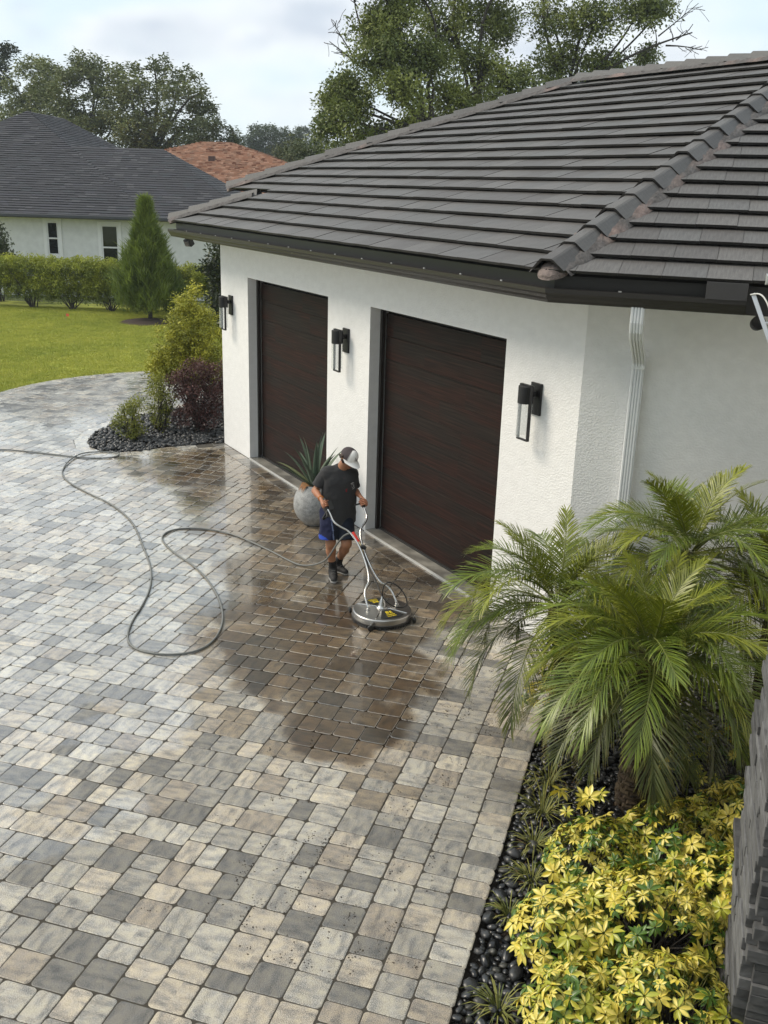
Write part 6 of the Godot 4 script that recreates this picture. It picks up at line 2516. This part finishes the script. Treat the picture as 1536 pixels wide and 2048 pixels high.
func cleaner() -> void:
	var at := Vector3(0.01, 0, -9.283)
	var o := thing("surface_cleaner", "round stainless steel surface cleaner with forked handle on casters", "surface cleaner", at)
	var steel := mat(0.56, 0.55, 0.53, 0.24, 1.0)
	var dull := mat(0.46, 0.45, 0.43, 0.34, 1.0)
	var black := mat(0.014, 0.014, 0.014, 0.55)
	var mb := MB.new()
	mb.lathe(Transform3D(), [Vector2(0.298, 0.035), Vector2(0.301, 0.038), Vector2(0.301, 0.088), Vector2(0.296, 0.098), Vector2(0.284, 0.104), Vector2(0.12, 0.118), Vector2(0.001, 0.119)], 64)
	part("deck", mb.commit(), dull, o)
	mb = MB.new()
	mb.lathe(Transform3D(), [Vector2(0.29, 0.030), Vector2(0.306, 0.030), Vector2(0.309, 0.040), Vector2(0.304, 0.046), Vector2(0.30, 0.046)], 64)
	part("rim", mb.commit(), mat(0.05, 0.047, 0.042, 0.5), o)
	mb = MB.new()
	for k in 420:
		var a := TAU * k / 420.0
		var d := Vector3(cos(a), 0, sin(a))
		var s := Vector3(-sin(a), 0, cos(a)) * 0.0035
		var foot := d * R.randf_range(0.292, 0.318) + UP * R.randf_range(0.001, 0.006)
		mb.quad(foot - s, d * 0.30 + UP * 0.036 - s, d * 0.30 + UP * 0.036 + s, foot + s)
	part("brush_skirt", mb.commit(), black, o)
	# two dark sticker wedges with yellow lettering between bright raised ribs
	var yel := mat(0.72, 0.55, 0.02, 0.6)
	for n in 2:
		var mid: float = [deg_to_rad(62), deg_to_rad(242)][n]
		mb = MB.new()
		for k in 8:
			var a0 := mid - 0.52 + k * 0.13
			var a1 := a0 + 0.13
			var p := func(a: float, r: float) -> Vector3: return Vector3(cos(a) * r, 0.1215 - maxf(0.0, r - 0.12) * 0.083, sin(a) * r)
			mb.quad(p.call(a0, 0.085), p.call(a1, 0.085), p.call(a1, 0.262), p.call(a0, 0.262))
		var st := part("sticker", mb.commit(), black, o)
		var d := Vector3(cos(mid), 0, sin(mid))
		for w in [["BE", 0.048, 0.145, 0.0], ["POWER", 0.020, 0.192, 0.0], ["EQUIPMENT", 0.013, 0.222, 0.0]]:
			var t := TextMesh.new()
			var font := SystemFont.new()
			font.font_names = PackedStringArray(["Droid Sans"])
			font.font_weight = 800
			t.font = font
			t.text = w[0]
			t.font_size = 32
			t.pixel_size = w[1] / 24.0
			t.depth = 0.0015
			var upv := -d * cos(0.083) + UP * 0.083
			var right := Vector3(-d.z, 0, d.x) * -1.0
			part("lettering", t, yel, st, Transform3D(Basis(right, upv.normalized(), right.cross(upv).normalized()), d * w[2] + UP * (0.1235 - maxf(0.0, w[2] - 0.12) * 0.083)))
	mb = MB.new()
	for k in 4:
		var a: float = [deg_to_rad(22), deg_to_rad(102), deg_to_rad(200), deg_to_rad(285)][k]
		var d := Vector3(cos(a), 0, sin(a))
		mb.tube([d * 0.06 + UP * 0.121, d * 0.27 + UP * 0.108], 0.0065, 6)
	part("rib", mb.commit(), steel, o)
	mb = MB.new()
	mb.lathe(Transform3D(), [Vector2(0.062, 0.116), Vector2(0.062, 0.128), Vector2(0.048, 0.135), Vector2(0.036, 0.14), Vector2(0.034, 0.175), Vector2(0.026, 0.18), Vector2(0.026, 0.20), Vector2(0.018, 0.205), Vector2(0.012, 0.24), Vector2(0.001, 0.242)], 20)
	part("swivel_hub", mb.commit(), steel, o)
	for k in 4:
		var a := deg_to_rad(18 + 90 * k)
		var d := Vector3(cos(a), 0, sin(a))
		mb = MB.new()
		mb.box(Transform3D(Basis(d, UP, d.cross(UP)), d * 0.315 + UP * 0.078), Vector3(0.05, 0.008, 0.03))
		mb.tube([d * 0.335 + UP * 0.076, d * 0.342 + UP * 0.045], 0.008, 8)
		var cas := part("caster", mb.commit(), dull, o)
		mb = MB.new()
		mb.lathe(Transform3D(Basis(Vector3(0, 0, 1), PI / 2).rotated(UP, -a + 0.6), d * 0.346 + UP * 0.032), [Vector2(0.001, -0.013), Vector2(0.026, -0.013), Vector2(0.032, -0.008), Vector2(0.032, 0.008), Vector2(0.026, 0.013), Vector2(0.001, 0.013)], 18)
		part("wheel", mb.commit(), black, cas)
	# the handle: two bent tubes that run together and part again into the grips
	var tubes := [
		[Vector3(-0.13, 0.112, -9.217), Vector3(-0.135, 0.15, -9.225), Vector3(-0.185, 0.258, -9.343), Vector3(-0.108, 0.351, -9.501), Vector3(-0.301, 0.70, -9.865), Vector3(-0.52, 0.795, -9.883), Vector3(-0.572, 0.883, -9.973), Vector3(-0.597, 0.911, -9.997), Vector3(-0.640, 1.0, -10.092)],
		[Vector3(0.16, 0.112, -9.365), Vector3(0.155, 0.15, -9.375), Vector3(0.09, 0.259, -9.478), Vector3(-0.063, 0.33, -9.496), Vector3(-0.282, 0.706, -9.883), Vector3(-0.169, 0.796, -10.056), Vector3(-0.211, 0.885, -10.152), Vector3(-0.252, 0.962, -10.232)]]
	for n in 2:
		mb = MB.new()
		mb.tube(smooth_path(tubes[n].map(func(p): return p - at), 3), 0.0115, 12)
		part("handle_tube", mb.commit(), steel, o)
		mb = MB.new()
		var f: Vector3 = tubes[n][0] - at
		mb.box(Transform3D(Basis(), f + UP * 0.0), Vector3(0.07, 0.008, 0.045))
		mb.lathe(Transform3D(Basis(), f), [Vector2(0.02, 0.0), Vector2(0.02, 0.018), Vector2(0.013, 0.022)], 12)
		part("bracket", mb.commit(), steel, o)
	mb = MB.new()
	var a1 := Vector3(-0.600, 0.917, -10.003) - at
	var a2 := Vector3(-0.643, 1.008, -10.099) - at
	mb.tube([a1, a1.lerp(a2, 0.02), a1.lerp(a2, 0.98), a2], [0.017, 0.0195, 0.0195, 0.016], 12)
	mb.bevel_box(Transform3D(Basis.looking_at((a2 - a1).normalized(), UP), a1.lerp(a2, 0.25) + Vector3(0.035, 0.0, 0.0)), Vector3(0.045, 0.05, 0.12), 0.01)
	part("trigger_grip", mb.commit(), black, o)
	mb = MB.new()
	mb.tube([a1 + Vector3(0, -0.01, 0), Vector3(-0.647, 0.845, -9.90) - at], 0.011, 8)
	mb.tube([a1 + Vector3(-0.01, -0.015, 0.01), Vector3(-0.60, 0.86, -9.93) - at, Vector3(-0.645, 0.83, -9.92) - at], 0.012, 8)
	part("trigger_lever", mb.commit(), black, o)
	mb = MB.new()
	var b1 := Vector3(-0.217, 0.898, -10.165) - at
	var b2 := Vector3(-0.256, 0.970, -10.240) - at
	mb.tube([b1, b1.lerp(b2, 0.02), b1.lerp(b2, 0.98), b2], [0.015, 0.0185, 0.0185, 0.015], 12)
	mb.tube([b1.lerp(b2, 0.5), Vector3(-0.318, 0.928, -10.150) - at], 0.010, 8)
	part("grip", mb.commit(), black, o)
	mb = MB.new()
	mb.tube([Vector3(-0.325, 0.712, -9.866) - at, Vector3(-0.258, 0.632, -9.80) - at], 0.0195, 12)
	part("red_sleeve", mb.commit(), mat(0.62, 0.028, 0.018, 0.45), o)
	mb = MB.new()
	mb.tube([Vector3(-0.258, 0.632, -9.80) - at, Vector3(-0.232, 0.600, -9.775) - at], 0.015, 10)
	mb.tube([Vector3(-0.218, 0.58, -9.757) - at, Vector3(-0.170, 0.50, -9.675) - at], 0.0105, 10)
	part("brass_fitting", mb.commit(), mat(0.65, 0.52, 0.32, 0.3, 0.9), o)
	mb = MB.new()
	mb.lathe(Transform3D(Basis(Vector3(0, 0, 1), 1.1), Vector3(-0.205, 0.59, -9.75) - at), [Vector2(0.001, -0.03), Vector2(0.022, -0.028), Vector2(0.024, 0.0), Vector2(0.018, 0.02), Vector2(0.024, 0.03), Vector2(0.001, 0.034)], 12)
	part("valve", mb.commit(), black, o)
	# the black whip hose down the handle and looped into the hub
	var hose := [Vector3(-0.20, 0.565, -9.73), Vector3(-0.165, 0.47, -9.64), Vector3(-0.118, 0.40, -9.54), Vector3(-0.06, 0.345, -9.42), Vector3(-0.009, 0.279, -9.26), Vector3(0.048, 0.205, -9.22), Vector3(0.127, 0.15, -9.23), Vector3(0.194, 0.132, -9.25), Vector3(0.243, 0.140, -9.26), Vector3(0.268, 0.18, -9.27), Vector3(0.244, 0.255, -9.28), Vector3(0.192, 0.33, -9.29), Vector3(0.119, 0.383, -9.29), Vector3(0.059, 0.396, -9.29), Vector3(0.020, 0.356, -9.285), Vector3(0.010, 0.29, -9.283), Vector3(0.01, 0.235, -9.283)]
	mb = MB.new()
	mb.tube(smooth_path(hose.map(func(p): return p - at), 3), 0.0068, 8)
	part("whip_hose", mb.commit(), black, o)


func small_things() -> void:
	R.seed = 21
	# the grey pressure hose across the paving
	var way := [[-7.75, 0.012, -14.88], [-6.22, 0.012, -15.37], [-5.73, 0.012, -15.27], [-4.86, 0.012, -15.01], [-4.59, 0.012, -14.98], [-4.32, 0.012, -15.04], [-4.24, 0.012, -15.23], [-4.33, 0.012, -15.36], [-4.49, 0.012, -15.40], [-4.75, 0.016, -15.33], [-4.88, 0.03, -15.13], [-4.92, 0.02, -14.7], [-4.85, 0.012, -14.23], [-4.76, 0.012, -13.97], [-4.56, 0.012, -13.63], [-4.08, 0.012, -13.09], [-3.77, 0.012, -12.8], [-3.41, 0.012, -12.31], [-3.15, 0.012, -11.83], [-2.9, 0.012, -11.17], [-2.68, 0.012, -10.6], [-2.57, 0.012, -10.23], [-2.49, 0.012, -9.8], [-2.47, 0.012, -9.38], [-2.48, 0.012, -9.03], [-2.46, 0.012, -8.74], [-2.39, 0.012, -8.5], [-2.27, 0.012, -8.36], [-2.09, 0.012, -8.29], [-1.9, 0.012, -8.29], [-1.73, 0.012, -8.36], [-1.62, 0.012, -8.52], [-1.57, 0.012, -8.8], [-1.59, 0.012, -9.15], [-1.7, 0.012, -9.59], [-1.89, 0.012, -10.06], [-2.14, 0.012, -10.52], [-2.45, 0.012, -10.9], [-2.65, 0.012, -11.23], [-2.74, 0.012, -11.45], [-2.71, 0.012, -11.7], [-2.52, 0.012, -11.83], [-2.2, 0.012, -11.82], [-1.85, 0.012, -11.63], [-1.36, 0.012, -11.12], [-1.018, 0.012, -10.696], [-0.888, 0.016, -10.628], [-0.75, 0.07, -10.55], [-0.629, 0.22, -10.30], [-0.544, 0.42, -10.08], [-0.477, 0.58, -9.94], [-0.404, 0.69, -9.862], [-0.325, 0.708, -9.862]]
	var pts := []
	for q in way:
		pts.append(Vector3(q[0], q[1], q[2]))
	var mb := MB.new()
	mb.tube(smooth_path(pts, 2), 0.0105, 8)
	tag(part("pressure_hose", mb.commit(), mat(0.16, 0.165, 0.158, 0.5), self), "long grey pressure hose lying in loops on the wet pavers", "hose")
	# agave in its round pot
	var at := Vector3(-0.90, 0, -12.20)
	var pot := thing("round_pot", "speckled pale grey ball shaped planter between the garage doors", "planter", at)
	mb = MB.new()
	var prof := [Vector2(0.13, 0.002)]
	for k in 17:
		var a := lerpf(-1.05, 1.02, k / 16.0)
		prof.append(Vector2(cos(a) * 0.278, 0.272 + sin(a) * 0.30))
	prof.append_array([Vector2(0.14, 0.535), Vector2(0.125, 0.53), Vector2(0.12, 0.48)])
	mb.lathe(Transform3D(), prof, 40)
	var pm := tri(mat(0.47, 0.475, 0.47, 0.75), 2.4)
	var sp := noise(0.13, 2, FastNoiseLite.TYPE_SIMPLEX, 140)
	var im := Image.create(256, 256, false, Image.FORMAT_L8)
	var blot := noise(0.02, 4, FastNoiseLite.TYPE_SIMPLEX_SMOOTH, 141)
	for y in 256:
		for x in 256:
			var v := 0.88 + blot.get_noise_2d(x, y) * 0.2
			if sp.get_noise_2d(x, y) > 0.42:
				v *= 0.62
			im.set_pixel(x, y, Color(v, v, v))
	pm.albedo_texture = ImageTexture.create_from_image(im)
	part("bowl", mb.commit(), pm, pot)
	mb = MB.new()
	mb.lathe(Transform3D(), [Vector2(0.124, 0.49), Vector2(0.06, 0.505), Vector2(0.001, 0.51)], 20)
	part("soil", mb.commit(), mat(0.04, 0.028, 0.018, 0.95), pot)
	var ag := thing("agave", "spiky blue green agave growing from the ball shaped planter", "plant", at + UP * 0.49)
	var green := vc(0.6)
	for k in 19:
		# azimuth, tilt from upright, length
		var a := k * 2.3999 + 0.5
		var tilt := 0.14 + 1.0 * pow(float(k) / 18.0, 0.9)
		var l := lerpf(0.70, 0.62, float(k) / 18.0) * R.randf_range(0.88, 1.08)
		mb = MB.new()
		var d := Vector3(cos(a), 0, sin(a))
		var s := Vector3(-sin(a), 0, cos(a))
		var n := 10
		var p := d * 0.02
		var col := Color(0.068, 0.112, 0.075).lerp(Color(0.125, 0.17, 0.115), R.randf())
		if k >= 16:
			col = Color(0.15, 0.17, 0.08)
		for j in n + 1:
			var t := float(j) / n
			var e := tilt - 0.10 * sin(t * PI) + 0.22 * t * t * (0.4 + tilt)
			if j:
				p += (UP * cos(e) + d * sin(e)) * l / n
			var w := 0.046 * (0.72 + 0.9 * t - 1.0 * t * t * 1.6) if t < 0.94 else 0.002
			w = maxf(w, 0.0015)
			var nrm := (d * -cos(e) + UP * sin(e))
			for q in [-1.0, -0.5, 0.0, 0.5, 1.0]:
				var v: float = 0.8 if absf(q) > 0.9 else 1.0
				mb.p(p + s * q * w + nrm * (absf(q) * w * 0.5) , col * v if t < 0.95 else Color(0.05, 0.03, 0.02))
			for q in [0.5, 0.0, -0.5]:
				mb.p(p + s * q * w - nrm * (0.012 * (1.0 - t) * (1.0 - absf(q))) + nrm * absf(q) * w * 0.4, col * 0.85)
		for j in n:
			for q in 8:
				var a0 := j * 8 + q
				var b0 := j * 8 + (q + 1) % 8
				mb.tri(a0, b0, a0 + 8); mb.tri(b0, b0 + 8, a0 + 8)
		part("leaf", mb.commit(), green, ag)
	for k in 9:
		var a := PI * 0.72 + k * 0.14
		var d := Vector3(cos(a), 0, sin(a))
		mb = MB.new()
		var s := Vector3(-sin(a), 0, cos(a)) * 0.014
		var q0 := d * 0.05 + UP * 0.03
		var q1 := d * 0.17 + UP * 0.05
		var q2 := d * 0.235 - UP * R.randf_range(0.02, 0.09)
		mb.quad(q0 - s, q1 - s, q1 + s, q0 + s, Color(0.30, 0.15, 0.06))
		mb.face(q1 - s, q2, q1 + s, Color(0.24, 0.11, 0.045))
		part("dry_leaf", mb.commit(), vc(0.9), ag)
	# aluminium ladder against the side eave
	var la := thing("ladder", "silver aluminium ladder leaning on the eave at the right edge", "ladder", W2(2.1, 0, 2.2))
	var alu := mat(0.62, 0.63, 0.64, 0.33, 0.85)
	var org := la.position
	var tops := [W2(1.31, 3.52, 0.76) - org, W2(1.70, 3.52, 0.70) - org]
	var feet := [W2(3.05, 0.0, 1.9) - org, W2(3.44, 0.0, 1.84) - org]
	for k in 2:
		mb = MB.new()
		var d: Vector3 = tops[k] - feet[k]
		mb.bevel_box(Transform3D(Basis.looking_at(d.normalized(), N2), (tops[k] + feet[k]) * 0.5), Vector3(0.03, 0.075, d.length()), 0.006)
		part("rail", mb.commit(), alu, la)
		mb = MB.new()
		mb.box(Transform3D(Basis(), feet[k] + UP * 0.012), Vector3(0.06, 0.024, 0.1))
		part("foot", mb.commit(), mat(0.02, 0.02, 0.02, 0.7), la)
	for k in 12:
		mb = MB.new()
		var t := (k + 0.6) / 12.3
		mb.tube([(feet[0] as Vector3).lerp(tops[0], t), (feet[1] as Vector3).lerp(tops[1], t)], 0.016, 8)
		part("rung", mb.commit(), alu, la)
	mb = MB.new()
	mb.bevel_box(Transform3D(Basis(D2, UP, N2), W2(1.46, 3.63, 0.70) - org), Vector3(0.16, 0.075, 0.12), 0.012)
	part("top_hook", mb.commit(), alu, la)
	mb = MB.new()
	mb.tube(smooth_path([W2(1.29, 3.52, 0.80), W2(1.36, 3.54, 0.85), W2(1.42, 3.47, 0.9), W2(1.46, 3.36, 0.93), W2(1.50, 3.1, 0.95), W2(1.55, 2.6, 1.0)], 2), 0.006, 6)
	tag(part("cable", mb.commit(), mat(0.6, 0.6, 0.58, 0.5), self), "thin white cable hanging beside the ladder at the eave", "cable")
